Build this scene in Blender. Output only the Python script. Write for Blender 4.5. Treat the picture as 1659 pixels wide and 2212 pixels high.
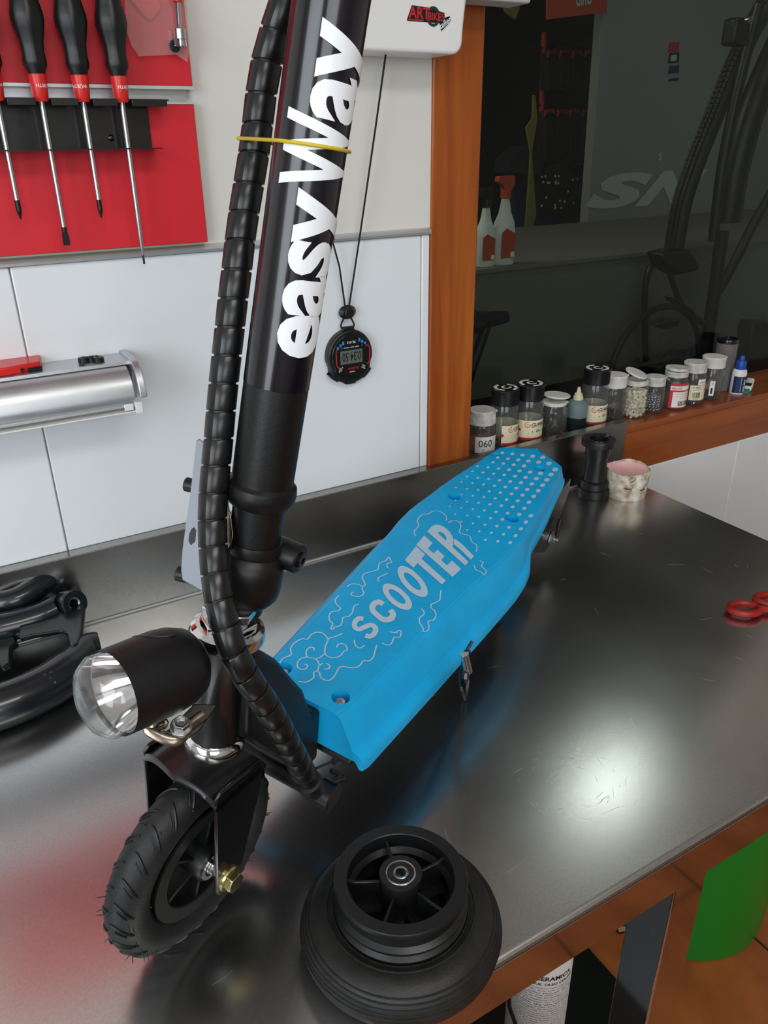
import bpy, bmesh, math, random
from mathutils import Vector, Matrix
V = Vector
PI = math.pi
rnd = random.Random(4)
for o in list(bpy.data.objects): bpy.data.objects.remove(o)
COL = bpy.context.scene.collection
SC = bpy.context.scene

# ------------------------------------------------------------------ camera
IW, IH, FPX = 1659.0, 2212.0, 1688.557
CAM = V((-0.63013557, -0.95060014, 0.56))
RC = (Matrix.Rotation(-0.5253098, 3, 'Z') @ Matrix.Rotation(1.12827065, 3, 'X') @ Matrix.Rotation(-0.01370269, 3, 'Z'))
cd = bpy.data.cameras.new('camera'); cam = bpy.data.objects.new('camera', cd); COL.objects.link(cam)
cam.matrix_world = Matrix.Translation(CAM) @ RC.to_4x4()
cd.sensor_fit = 'VERTICAL'; cd.sensor_height = 24.0; cd.lens = FPX * 24.0 / IH
cd.clip_start = 0.01; cd.clip_end = 50
SC.camera = cam

# ------------------------------------------------------------------ world, light, exposure
SC.view_settings.view_transform = 'Standard'
SC.view_settings.look = 'None'
SC.view_settings.gamma = 1
SC.view_settings.use_curve_mapping = False
SC.view_settings.exposure = 0.1
w = bpy.data.worlds.new('world'); SC.world = w; w.use_nodes = True
bg = w.node_tree.nodes['Background']; bg.inputs[0].default_value = (0.75, 0.83, 0.95, 1); bg.inputs[1].default_value = 0.6

def area(name, loc, target, sx, sy, power, col):
    l = bpy.data.lights.new(name, 'AREA'); l.shape = 'RECTANGLE'; l.size = sx; l.size_y = sy; l.energy = power; l.color = col
    o = bpy.data.objects.new(name, l); COL.objects.link(o); o.location = loc
    o.rotation_euler = (V(target) - V(loc)).to_track_quat('-Z', 'Y').to_euler()
    return o
area('daylight_window', (-2.45, -1.5, 0.75), (-0.2, -0.5, 0.1), 1.5, 1.5, 37, (0.86, 0.93, 1.0))
area('daylight_rear_window', (-1.2, -3.3, 0.9), (-0.3, 0.0, 0.1), 1.6, 1.2, 25, (0.9, 0.95, 1.0))
area('room_fill_light', (-0.4, -1.9, 1.72), (-0.4, -1.9, 0), 1.2, 0.5, 18, (1.0, 0.97, 0.92))  # added fill from overhead to brighten the workshop, stands for no known fixture
area('shop_fill_light', (-.5, 1.5, 1.8), (1.2, 1.4, 0.3), 1.2, 0.4, 22, (1.0, 0.97, 0.9))  # unseen fill added to lift the dim shop behind the glass

# ------------------------------------------------------------------ pixel rays: a pixel becomes a point on a real plane
def ray(x, y):
    return RC @ V(((x - IW/2)/FPX, -(y - IH/2)/FPX, -1.0))
def on_plane(x, y, o, n):
    d = ray(x, y); n = V(n); t = (V(o) - CAM).dot(n) / d.dot(n); return CAM + d*t
def aty(x, y, Y=0.0): return on_plane(x, y, (0, Y, 0), (0, 1, 0))
def atz(x, y, Z=0.0): return on_plane(x, y, (0, 0, Z), (0, 0, 1))
def atd(x, y, D): return CAM + ray(x, y)*D

# ------------------------------------------------------------------ materials
def hx(h):
    c = [int(h[i:i+2], 16)/255 for i in (0, 2, 4)]
    return tuple((v/12.92 if v <= .04045 else ((v+.055)/1.055)**2.4) for v in c) + (1,)
MATS = {}
def mat(name, col='808080', rough=.5, metal=0., var=0., scale=40., bump=0., bscale=200., coat=0., trans=0., ior=1.45, emit=0., col2=None, stretch=None, spec=.5, rvar=0., alpha=1.):
    if name in MATS: return MATS[name]
    m = bpy.data.materials.new(name); m.use_nodes = True; nt = m.node_tree; N = nt.nodes; L = nt.links
    b = N['Principled BSDF']; c = hx(col) if isinstance(col, str) else col
    b.inputs['Base Color'].default_value = c; b.inputs['Roughness'].default_value = rough; b.inputs['Metallic'].default_value = metal
    b.inputs['Coat Weight'].default_value = coat; b.inputs['Coat Roughness'].default_value = .08
    b.inputs['Transmission Weight'].default_value = trans; b.inputs['IOR'].default_value = ior
    b.inputs['Specular IOR Level'].default_value = spec; b.inputs['Alpha'].default_value = alpha
    if emit: b.inputs['Emission Color'].default_value = c; b.inputs['Emission Strength'].default_value = emit
    tc = N.new('ShaderNodeTexCoord'); mp = N.new('ShaderNodeMapping'); L.new(tc.outputs['Object'], mp.inputs[0])
    if stretch: mp.inputs['Scale'].default_value = stretch
    if var or col2 or rvar:
        nz = N.new('ShaderNodeTexNoise'); nz.inputs['Scale'].default_value = scale; nz.inputs['Detail'].default_value = 6; L.new(mp.outputs[0], nz.inputs[0])
        if var or col2:
            r = N.new('ShaderNodeValToRGB'); r.color_ramp.elements[0].position = .35; r.color_ramp.elements[1].position = .68
            r.color_ramp.elements[0].color = c
            r.color_ramp.elements[1].color = hx(col2) if col2 else tuple(min(1, v*(1+var)) for v in c[:3]) + (1,)
            if var and not col2: r.color_ramp.elements[0].color = tuple(v*(1-var) for v in c[:3]) + (1,)
            L.new(nz.outputs[0], r.inputs[0]); L.new(r.outputs[0], b.inputs['Base Color'])
        if rvar:
            mr = N.new('ShaderNodeMapRange'); mr.inputs[1].default_value = .3; mr.inputs[2].default_value = .7
            mr.inputs[3].default_value = max(0, rough-rvar); mr.inputs[4].default_value = rough+rvar
            L.new(nz.outputs[0], mr.inputs[0]); L.new(mr.outputs[0], b.inputs['Roughness'])
    if bump:
        n2 = N.new('ShaderNodeTexNoise'); n2.inputs['Scale'].default_value = bscale; n2.inputs['Detail'].default_value = 4; L.new(mp.outputs[0], n2.inputs[0])
        bp = N.new('ShaderNodeBump'); bp.inputs['Strength'].default_value = bump; bp.inputs['Distance'].default_value = .001
        L.new(n2.outputs[0], bp.inputs['Height']); L.new(bp.outputs[0], b.inputs['Normal'])
    MATS[name] = m; return m

def steel_mat(name, rough, col, scr):
    m = mat(name, col, rough, 1.0); nt = m.node_tree; N = nt.nodes; L = nt.links; b = N['Principled BSDF']
    tc = N['Texture Coordinate']
    nz = N.new('ShaderNodeTexNoise'); nz.inputs['Scale'].default_value = 3.5; nz.inputs['Detail'].default_value = 5; nz.inputs['Roughness'].default_value = .5
    L.new(tc.outputs['Object'], nz.inputs[0])
    mr = N.new('ShaderNodeMapRange'); mr.inputs[1].default_value = .3; mr.inputs[2].default_value = .7; mr.inputs[3].default_value = rough*.85; mr.inputs[4].default_value = rough*1.15
    L.new(nz.outputs[0], mr.inputs[0])
    # fine scratches in several directions
    last = None
    for k, (a, s) in enumerate(((.3, 1), (1.25, 1.3), (2.3, .8), (-.5, 1.1), (.8, .9))):
        mp = N.new('ShaderNodeMapping'); mp.inputs['Rotation'].default_value = (0, 0, a); mp.inputs['Scale'].default_value = (14*s, 300*s, 60)
        L.new(tc.outputs['Object'], mp.inputs[0])
        n2 = N.new('ShaderNodeTexNoise'); n2.inputs['Scale'].default_value = 1; n2.inputs['Detail'].default_value = 2; L.new(mp.outputs[0], n2.inputs[0])
        r = N.new('ShaderNodeValToRGB'); r.color_ramp.elements[0].position = .66; r.color_ramp.elements[1].position = .76
        L.new(n2.outputs[0], r.inputs[0])
        if last is None: last = r.outputs[0]
        else:
            mx = N.new('ShaderNodeMath'); mx.operation = 'MAXIMUM'; L.new(last, mx.inputs[0]); L.new(r.outputs[0], mx.inputs[1]); last = mx.outputs[0]
    ad = N.new('ShaderNodeMath'); ad.operation = 'MULTIPLY_ADD'; ad.inputs[1].default_value = scr; L.new(last, ad.inputs[0]); L.new(mr.outputs[0], ad.inputs[2]); L.new(ad.outputs[0], b.inputs['Roughness'])
    cr = N.new('ShaderNodeValToRGB'); cr.color_ramp.elements[0].position = .3; cr.color_ramp.elements[1].position = .7; c = hx(col); cr.color_ramp.elements[0].color = tuple(v*.92 for v in c[:3])+(1,); cr.color_ramp.elements[1].color = tuple(v*1.08 for v in c[:3])+(1,)
    L.new(nz.outputs[0], cr.inputs[0])
    n5 = N.new('ShaderNodeTexNoise'); n5.inputs['Scale'].default_value = 420; n5.inputs['Detail'].default_value = 3; L.new(tc.outputs['Object'], n5.inputs[0])
    r5 = N.new('ShaderNodeValToRGB'); r5.color_ramp.elements[0].position = .35; r5.color_ramp.elements[1].position = .62; r5.color_ramp.elements[0].color = (.90, .90, .90, 1); r5.color_ramp.elements[1].color = (1, 1, 1, 1); L.new(n5.outputs[0], r5.inputs[0])
    mx5 = N.new('ShaderNodeMixRGB'); mx5.blend_type = 'MULTIPLY'; mx5.inputs[0].default_value = 1; L.new(cr.outputs[0], mx5.inputs[1]); L.new(r5.outputs[0], mx5.inputs[2]); L.new(mx5.outputs[0], b.inputs['Base Color'])
    return m
steel_mat('bench_steel', .24, 'd4d5d4', .0)
steel_mat('splash_steel', .22, 'a6a6a4', .0)
steel_mat('mirror_steel', .07, 'b8b4b0', .03)
mat('chrome', 'e6e6e8', .07, 1.0); mat('lever_alloy', 'b4bac4', .22, 1.0); mat('steel', 'b9babd', .28, 1.0, bump=.1, bscale=600); mat('dark_steel', '3a3836', .4, 1.0)
mat('bright_bolt', 'c8c8c8', .3, 1., var=.2, scale=300); mat('rusty_brass', '5a4a34', .4, 1.); mat('zinc_bolt', 'c9bd8a', .25, 1., var=.15, scale=200)
mat('black_paint', '0c0c0e', .32, 0, coat=.5, bump=.08, bscale=300); mat('black_gloss', '0e0a14', .2, 0, coat=.35)
mat('black_matte', '0b0b0c', .42, 0, bump=.1, bscale=500); mat('black_plastic', '141516', .38, 0, bump=.06, bscale=900)
mat('spiral_plastic', '0f1112', .3, 0, spec=.6); mat('rubber', '18191a', .55, 0, var=.3, scale=90, bump=.2, bscale=400)
mat('old_rubber', '1b1b1a', .5, 0, var=.35, scale=60, bump=.2, bscale=500)
mat('blue_plastic', '10a8e4', .42, 0, var=.06, scale=30, bump=.12, bscale=900, spec=.4)
mat('pale_print', 'b4cde2', .5); mat('white_vinyl', 'e9edf2', .35); mat('yellow_rubber', 'c9b021', .4)
mat('red_board', 'cf1f2c', .5, var=.04, scale=8); mat('red_plastic', 'd22a26', .3); mat('mdf', '9c7b55', .7)
mat('wall_paint', 'd8d5ce', .55, bump=.08, bscale=60); mat('tile_white', 'e2e5e8', .16, spec=.5, bump=.03, bscale=12)
mat('grout', 'a8a59a', .8); mat('alu_trim', 'd6d7d7', .42, .75); mat('alu', 'c6c8cc', .38, .9, bump=.05, bscale=300, rvar=.05, scale=20)
mat('white_plastic', 'e4e3e0', .35, bump=.03, bscale=80); mat('white_lid', 'dcdbd6', .4, var=.08, scale=60)
mat('dusty_lid', 'd9d8d2', .5, col2='b5b3ac', scale=120)
mat('cord', '0e0e12', .7, bump=.5, bscale=1500); mat('label_cream', 'e4dcbc', .5); mat('label_white', 'e8e8e4', .5); mat('label_red', 'c92f3c', .45)
mat('ink', '101010', .5); mat('ink_red', 'c0262e', .5); mat('blue_ink', '1f86d6', .4)
mat('navy_label', '1b2d58', .4); mat('blue_cap', '1f4ba8', .35); mat('lcd', '5b635c', .25); mat('screen_black', '08090a', .18, coat=.5)
mat('pink_cream', 'eeb9ba', .4, var=.08, scale=40); mat('dirty_cup', 'e6e0d4', .55, col2='9a8568', scale=70)
mat('scissor_red', '8c1713', .38, var=.1, scale=80)
mat('green_bin', '0f7a22', .35); mat('terracotta', 'a8602e', .45, col2='8a4a22', scale=9, bump=.1, bscale=60); mat('floor_grout', '2c2620', .9)
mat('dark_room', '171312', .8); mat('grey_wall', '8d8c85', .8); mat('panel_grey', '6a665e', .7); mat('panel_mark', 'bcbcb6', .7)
mat('cloth_dark', '14151c', .9, bump=.5, bscale=100); mat('cloth_blue', '0d2850', .9); mat('tag_red', 'a82c30', .6); mat('orange_sign', 'b5421f', .6); mat('olive', '6f6a24', .7)
mat('frosted', 'cfd0cd', .4, alpha=.9); mat('fork_black', '10151a', .30, coat=.45, spec=.5); mat('fork_print', '2d3338', .4)
mat('seeds', 'efe9cf', .35); mat('balls', 'b0b0b2', .15, 1.); mat('dark_bits', '0c0c0d', .4); mat('blue_bits', '1246c4', .25, .6); mat('red_bits', 'c02238', .25, .6)
mat('grey_liquid', '7f9498', .3, trans=.3); mat('dark_liquid', '20282c', .2)
mat('paper_tex', 'e8e8e6', .5); mat('reflector', 'f2f2f4', .08, 1.); mat('lamp_rubber', '0e0d10', .45, bump=.12, bscale=500)
mat('cabinet_grey', '5b5f66', .45); mat('rust_chrome', '847a6c', .22, 1., var=.3, scale=200); mat('lamp_glow', 'ffffff', .5, emit=60.)

def wood_mat(name, axis, c1, c2):
    m = mat(name, c1, .32, coat=.35, spec=.4); nt = m.node_tree; N = nt.nodes; L = nt.links; b = N['Principled BSDF']; tc = N['Texture Coordinate']
    mp = N.new('ShaderNodeMapping'); s = [26, 26, 26]; s[axis] = 1.6; mp.inputs['Scale'].default_value = s; L.new(tc.outputs['Object'], mp.inputs[0])
    nz = N.new('ShaderNodeTexNoise'); nz.inputs['Scale'].default_value = 1.4; nz.inputs['Detail'].default_value = 7; nz.inputs['Distortion'].default_value = .8; L.new(mp.outputs[0], nz.inputs[0])
    r = N.new('ShaderNodeValToRGB'); r.color_ramp.elements[0].position = .3; r.color_ramp.elements[1].position = .7
    r.color_ramp.elements[0].color = hx(c1); r.color_ramp.elements[1].color = hx(c2); L.new(nz.outputs[0], r.inputs[0]); L.new(r.outputs[0], b.inputs['Base Color'])
wood_mat('wood_upright', 2, '8a3e12', 'b4621e'); wood_mat('wood_sill', 0, '7e3812', 'a0531d')

def clear_mat(name, tint, haze, haze_col, rough=.03, ior=1.45, trl=False):    # clear thin plastic or glass: see-through, Fresnel reflection, a little haze
    m = bpy.data.materials.new(name); m.use_nodes = True; nt = m.node_tree; N = nt.nodes; L = nt.links; N.remove(N['Principled BSDF']); out = N['Material Output']
    tr = N.new('ShaderNodeBsdfTransparent'); tr.inputs[0].default_value = hx(tint); gl = N.new('ShaderNodeBsdfGlossy'); gl.inputs['Roughness'].default_value = rough
    df = N.new('ShaderNodeBsdfTranslucent' if trl else 'ShaderNodeBsdfDiffuse'); df.inputs[0].default_value = hx(haze_col)
    d2 = N.new('ShaderNodeBsdfDiffuse'); d2.inputs[0].default_value = hx(haze_col); mh = N.new('ShaderNodeMixShader'); mh.inputs[0].default_value = .5; L.new(df.outputs[0], mh.inputs[1]); L.new(d2.outputs[0], mh.inputs[2])
    a = N.new('ShaderNodeMixShader'); a.inputs[0].default_value = haze; L.new(tr.outputs[0], a.inputs[1]); L.new(mh.outputs[0], a.inputs[2])
    lw_ = N.new('ShaderNodeLayerWeight'); lw_.inputs[0].default_value = .5; pw = N.new('ShaderNodeMath'); pw.operation = 'POWER'; pw.inputs[1].default_value = 5; L.new(lw_.outputs['Facing'], pw.inputs[0])
    f0 = ((ior-1)/(ior+1))**2; fr = N.new('ShaderNodeMath'); fr.operation = 'MULTIPLY_ADD'; fr.inputs[1].default_value = 1-f0; fr.inputs[2].default_value = f0; L.new(pw.outputs[0], fr.inputs[0])
    c = N.new('ShaderNodeMixShader'); L.new(fr.outputs[0], c.inputs[0]); L.new(a.outputs[0], c.inputs[1]); L.new(gl.outputs[0], c.inputs[2])
    L.new(c.outputs[0], out.inputs[0]); MATS[name] = m
clear_mat('jar_plastic', 'f4f5f5', .035, 'dcdcd8', .06, 1.4)
clear_mat('glass', 'fafafa', .02, 'e0e0e0', .02, 1.5)
clear_mat('window_glass', 'e2e8e4', .0, '808080', .0, 1.28)
clear_mat('bag_film', 'fbf4f4', .10, 'f0e6e6', .12, 1.5)

# ------------------------------------------------------------------ object helpers
def frame(o, x, y, z):
    M = Matrix.Identity(4)
    for i, a in enumerate((x, y, z)):
        a = V(a).normalized()
        for r in range(3): M[r][i] = a[r]
    for r in range(3): M[r][3] = V(o)[r]
    return M
def frame_z(o, z, xh=(1, 0, 0)):
    z = V(z).normalized(); x = V(xh); x = x - z*x.dot(z)
    if x.length < 1e-5: x = V((0, 1, 0)) - z*z[1]
    x.normalize(); return frame(o, x, z.cross(x), z)
def T(x, y, z): return Matrix.Translation((x, y, z))
def thing(name, label, cat, loc=(0, 0, 0), group=None):
    o = bpy.data.objects.new(name, None); COL.objects.link(o); o.location = loc; o.empty_display_size = .02
    o['label'] = label; o['category'] = cat
    if group: o['group'] = group
    return o
def root_of(o):
    while o.parent: o = o.parent
    return o
def obj(name, bm, m, parent=None, label=None, cat=None, group=None, kind=None, bevel=0, angle=35, smooth=True, seg=2):
    off = V((0, 0, 0))
    if parent is not None: off = root_of(parent).location.copy()
    elif bm.verts:
        xs = [v.co.x for v in bm.verts]; ys = [v.co.y for v in bm.verts]; zs = [v.co.z for v in bm.verts]
        off = V(((min(xs)+max(xs))/2, (min(ys)+max(ys))/2, min(zs)))
    bmesh.ops.translate(bm, verts=bm.verts, vec=-off)
    bmesh.ops.recalc_face_normals(bm, faces=bm.faces)
    me = bpy.data.meshes.new(name); bm.to_mesh(me); bm.free()
    ms = m if isinstance(m, (list, tuple)) else [m]
    for k in ms: me.materials.append(MATS[k])
    if smooth:
        for p in me.polygons: p.use_smooth = True
        me.set_sharp_from_angle(angle=math.radians(angle))
    o = bpy.data.objects.new(name, me); COL.objects.link(o)
    if parent is not None: o.parent = parent
    else: o.location = off
    if label: o['label'] = label
    if cat: o['category'] = cat
    if group: o['group'] = group
    if kind: o['kind'] = kind
    if bevel:
        b = o.modifiers.new('bevel', 'BEVEL'); b.width = bevel; b.segments = seg; b.limit_method = 'ANGLE'; b.angle_limit = math.radians(40)
    return o
def B(): return bmesh.new()
def box(bm, lo, hi, M=None):
    lo, hi = V(lo), V(hi); vs = []
    for z in (lo.z, hi.z):
        for x, y in ((lo.x, lo.y), (hi.x, lo.y), (hi.x, hi.y), (lo.x, hi.y)):
            p = V((x, y, z)); vs.append(bm.verts.new(M @ p if M else p))
    for f in ((0, 3, 2, 1), (4, 5, 6, 7), (0, 1, 5, 4), (1, 2, 6, 5), (2, 3, 7, 6), (3, 0, 4, 7)): bm.faces.new([vs[i] for i in f])
    return bm
def prism(bm, pts, z0, z1, M=None):
    M = M or Matrix.Identity(4)
    a = [bm.verts.new(M @ V((p[0], p[1], z0))) for p in pts]; b = [bm.verts.new(M @ V((p[0], p[1], z1))) for p in pts]
    n = len(pts); bm.faces.new(a[::-1]); bm.faces.new(b)
    for i in range(n): bm.faces.new((a[i], a[(i+1) % n], b[(i+1) % n], b[i]))
    return bm
def slab(bm, P3, vec):           # polygon of 3-D points pushed along a vector
    vec = V(vec); a = [bm.verts.new(p) for p in P3]; b = [bm.verts.new(V(p)+vec) for p in P3]; n = len(P3)
    bm.faces.new(a[::-1]); bm.faces.new(b)
    for i in range(n): bm.faces.new((a[i], a[(i+1) % n], b[(i+1) % n], b[i]))
    return bm
def lathe(bm, prof, M=None, seg=40, a0=0, a1=2*PI, closed=False):   # prof: (r, z); closed = ring-shaped section
    M = M or Matrix.Identity(4); full = abs(a1-a0-2*PI) < 1e-6; n = seg if full else seg+1; rows = []
    for r, z in prof:
        if r < 1e-7: rows.append([bm.verts.new(M @ V((0, 0, z)))])
        else: rows.append([bm.verts.new(M @ V((r*math.cos(a0+(a1-a0)*i/seg), r*math.sin(a0+(a1-a0)*i/seg), z))) for i in range(n)])
    pr = list(zip(rows[:-1], rows[1:])) + ([(rows[-1], rows[0])] if closed else [])
    for A, Bq in pr:
        for i in range(n if full else n-1):
            j = (i+1) % n
            if len(A) == 1 and len(Bq) == 1: continue
            if len(A) == 1: bm.faces.new((A[0], Bq[i], Bq[j]))
            elif len(Bq) == 1: bm.faces.new((A[i], A[j], Bq[0]))
            else: bm.faces.new((A[i], A[j], Bq[j], Bq[i]))
    return bm
def cyl(bm, r, z0, z1, M=None, seg=24, r2=None, ch=0):
    r2 = r if r2 is None else r2
    return lathe(bm, [(0, z0), (r-ch, z0), (r, z0+ch), (r2, z1-ch), (r2-ch, z1), (0, z1)] if ch else [(0, z0), (r, z0), (r2, z1), (0, z1)], M, seg)
def catmull(P, n=6, close=False):
    P = [V(p) for p in P]; out = []; m = len(P); rng = range(m if close else m-1)
    for i in rng:
        p0 = P[(i-1) % m] if close or i > 0 else P[0]; p1 = P[i]; p2 = P[(i+1) % m]; p3 = P[(i+2) % m] if close or i+2 < m else P[-1]
        for k in range(n):
            t = k/n; out.append(.5*((2*p1)+(p2-p0)*t+(2*p0-5*p1+4*p2-p3)*t*t+(3*p1-p0-3*p2+p3)*t**3))
    if not close: out.append(P[-1])
    return out
def frames_along(P):
    fr = []; t = (P[1]-P[0]).normalized(); x = t.orthogonal().normalized()
    for i, p in enumerate(P):
        a = P[max(i-1, 0)]; b = P[min(i+1, len(P)-1)]; t = (b-a).normalized(); x = (x - t*x.dot(t)).normalized(); fr.append((p, x, t.cross(x), t))
    return fr
def tube(bm, P, r, seg=12, close=False, caps=True, sx=1.):
    P = [V(p) for p in P]; fr = frames_along(P); rows = []
    for i, (p, x, y, t) in enumerate(fr):
        rr = r[i] if isinstance(r, (list, tuple)) else r
        rows.append([bm.verts.new(p + x*math.cos(2*PI*k/seg)*rr*sx + y*math.sin(2*PI*k/seg)*rr) for k in range(seg)])
    pr = list(zip(rows[:-1], rows[1:])) + ([(rows[-1], rows[0])] if close else [])
    for A, Bq in pr:
        for k in range(seg): bm.faces.new((A[k], A[(k+1) % seg], Bq[(k+1) % seg], Bq[k]))
    if caps and not close: bm.faces.new(rows[0][::-1]); bm.faces.new(rows[-1])
    return bm
def ribbon(bm, P, wdt, f, eps=0, end=1.):      # flat print stroke: 2-D polyline of given width mapped by f
    P = [V((p[0], p[1])) for p in P]; rows = []
    for i, p in enumerate(P):
        a = P[max(i-1, 0)]; b = P[min(i+1, len(P)-1)]; t = (b-a).normalized(); n = V((-t.y, t.x))
        ww = wdt*(end if i in (0, len(P)-1) else 1)
        rows.append((bm.verts.new(f(p.x+n.x*ww/2, p.y+n.y*ww/2)), bm.verts.new(f(p.x-n.x*ww/2, p.y-n.y*ww/2))))
    for A, Bq in zip(rows[:-1], rows[1:]): bm.faces.new((A[0], A[1], Bq[1], Bq[0]))
def hexagon(r): return [(r*math.cos(PI/3*i), r*math.sin(PI/3*i)) for i in range(6)]
# lettering: the built-in font turned into flat mesh, mapped by f(u, v)
def letters(bm, s, f, size=1., bold=0., cuts=0, shear=0., align='LEFT', spacing=1., box_to=None):
    cu = bpy.data.curves.new('t', 'FONT'); cu.body = s; cu.offset = bold; cu.shear = shear; cu.space_character = spacing; cu.resolution_u = 4
    to = bpy.data.objects.new('t', cu); COL.objects.link(to)
    me = bpy.data.meshes.new_from_object(to.evaluated_get(bpy.context.evaluated_depsgraph_get()))
    t = bmesh.new(); t.from_mesh(me)
    bpy.data.objects.remove(to); bpy.data.curves.remove(cu); bpy.data.meshes.remove(me)
    if not t.verts: return
    x0 = min(v.co.x for v in t.verts); x1 = max(v.co.x for v in t.verts); y0 = min(v.co.y for v in t.verts); y1 = max(v.co.y for v in t.verts)
    if box_to:
        X0, Y0, X1, Y1 = box_to
        for v in t.verts: v.co.x = X0+(v.co.x-x0)/(x1-x0)*(X1-X0); v.co.y = Y0+(v.co.y-y0)/(y1-y0)*(Y1-Y0)
        x0, x1, y0, y1 = X0, X1, Y0, Y1
    else:
        dx = {'LEFT': 0, 'CENTER': -(x0+x1)/2, 'RIGHT': -x1}[align]
        for v in t.verts: v.co.x = (v.co.x+dx)*size; v.co.y *= size
        x0, x1, y0, y1 = (x0+dx)*size, (x1+dx)*size, y0*size, y1*size
    if cuts:
        for k in range(1, cuts):
            for ax, a, b in ((0, x0, x1), (1, y0, y1)):
                no = V((1, 0, 0)) if ax == 0 else V((0, 1, 0))
                bmesh.ops.bisect_plane(t, geom=t.verts[:]+t.edges[:]+t.faces[:], plane_co=no*(a+(b-a)*k/cuts), plane_no=no)
    mp = {}
    for v in t.verts: mp[v.index] = None
    t.verts.index_update()
    nv = [bm.verts.new(f(v.co.x, v.co.y)) for v in t.verts]
    for fc in t.faces:
        try: bm.faces.new([nv[v.index] for v in fc.verts])
        except ValueError: pass
    t.free()
def poly(bm, pts, f):
    bm.faces.new([bm.verts.new(f(*p)) for p in pts])
def onframe(M, e=0.): return lambda u, v: M @ V((u, v, e))
def rect(bm, x0, y0, x1, y1, f): poly(bm, ((x0, y0), (x1, y0), (x1, y1), (x0, y1)), f)
def disc(bm, cx, cy, r, f, n=14, ry=None):
    poly(bm, [(cx+r*math.cos(2*PI*i/n), cy+(ry or r)*math.sin(2*PI*i/n)) for i in range(n)], f)
def struct(name, bm, m, **k): return obj(name, bm, m, kind='structure', **k)

# ================================================================== the setting
FZ = -.85
TW = .33
fl = B(); box(fl, (-2.6, -3.5, FZ-.06), (2.4, .0, FZ-.004)); floor = struct('floor', fl, 'floor_grout')
proto = None
for i in range(-4, 5):
    for j in range(0, 6):
        x0 = .4935+i*TW-TW+.0025; y1 = -.026-j*TW
        if proto is None:
            b = B(); box(b, (.003, -TW+.003, -.012), (TW-.003, -.003, 0)); me = None
            o = obj('tile', b, 'terracotta', floor, bevel=.002, seg=1)
            rt = floor.location
            for v in o.data.vertices: v.co = v.co + rt
            proto = o
        else: o = proto.copy(); COL.objects.link(o); o.parent = floor
        o.location = V((x0, y1, FZ)) - floor.location
# back wall in pieces round the window
bk = B()
for lo, hi in (((-2.6, 0, .452), (.0, .12, 1.75)), ((-2.6, .006, FZ), (.0, .12, .452)), ((.0, .006, FZ), (2.4, .12, -.01)), ((.0, .03, -.01), (2.4, .12, .07)), ((.0, 0, 1.68), (2.4, .12, 1.75)), ((.0, .03, .07), (.045, .12, 1.68)), ((1.5, 0, .07), (2.4, .12, 1.68))):
    box(bk, lo, hi)
wall = struct('wall_back', bk, 'wall_paint', smooth=False)
def walltile(x0, x1, z0, z1):
    b = B(); box(b, (x0+.0007, -.001, z0+.0007), (x1-.0007, .007, z1-.0007)); obj('tile', b, 'tile_white', wall, bevel=.0015, seg=2)
for x0, x1 in ((-2.11, -1.586), (-1.586, -1.062), (-1.062, -.538), (-.538, -.0138), (-.0138, .0)):
    walltile(x0, x1, .10 if x0 > -3 else 0, .444)
    walltile(x0, x1, -.45, .10)
for k in range(-1, 6): walltile(.5088+(k-1)*.266, .5088+k*.266, -.6, -.0105)
b = B(); prism(b, [(0, .4436), (-.006, .4445), (-.0075, .4475), (-.004, .4515), (0, .453)], -2.6, -.001, frame((0, 0, 0), (0, 1, 0), (0, 0, 1), (1, 0, 0)))
struct('trim_1', b, 'alu_trim', angle=50)
b = B(); box(b, (-2.72, -3.5, FZ), (-2.6, .12, 1.75)); struct('wall_left', b, 'wall_paint')
b = B(); box(b, (2.4, -3.5, FZ), (2.52, .12, 1.75)); struct('wall_right', b, 'wall_paint')
b = B(); box(b, (-2.72, -3.62, FZ), (2.52, -3.5, 1.75)); struct('wall_front', b, 'wall_paint')
b = B(); box(b, (-2.72, -3.62, 1.75), (2.52, .12, 1.85)); struct('ceiling', b, 'wall_paint')

# wooden window: upright, sill with moulding, glass
win = B(); box(win, (.0, -.004, .04), (.0795, .03, 1.68)); win_o = struct('window_1', win, 'wood_upright', bevel=.003)
b = B(); box(b, (.0735, .0, .085), (.0815, .07, 1.66)); obj('window_bead', b, 'wood_upright', win_o, bevel=.001)
b = B(); box(b, (1.42, -.004, .04), (1.5, .03, 1.68)); obj('jamb', b, 'wood_upright', win_o, bevel=.003)
b = B(); box(b, (0, -.004, 1.62), (1.5, .03, 1.69)); obj('head_rail', b, 'wood_sill', win_o, bevel=.003)
b = B(); prism(b, [(.12, -.01), (0, -.01), (0, .061), (.003, .0645), (.003, .067), (.001, .069), (.001, .0765), (.004, .08), (.12, .0802)], .0, 1.5, frame((0, 0, 0), (0, 1, 0), (0, 0, 1), (1, 0, 0)))
obj('window_sill', b, 'wood_sill', win_o, angle=25)
b = B(); box(b, (.07, .0955, .08), (1.46, .1005, 1.66)); obj('window_pane', b, 'window_glass', win_o)
b = B(); box(b, (.0815, .085, .0805), (.0915, .0953, 1.64)); box(b, (.100, .1008, .0805), (.108, .111, 1.64)); obj('glazing_channel', b, 'panel_grey', win_o, bevel=.001)

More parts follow.
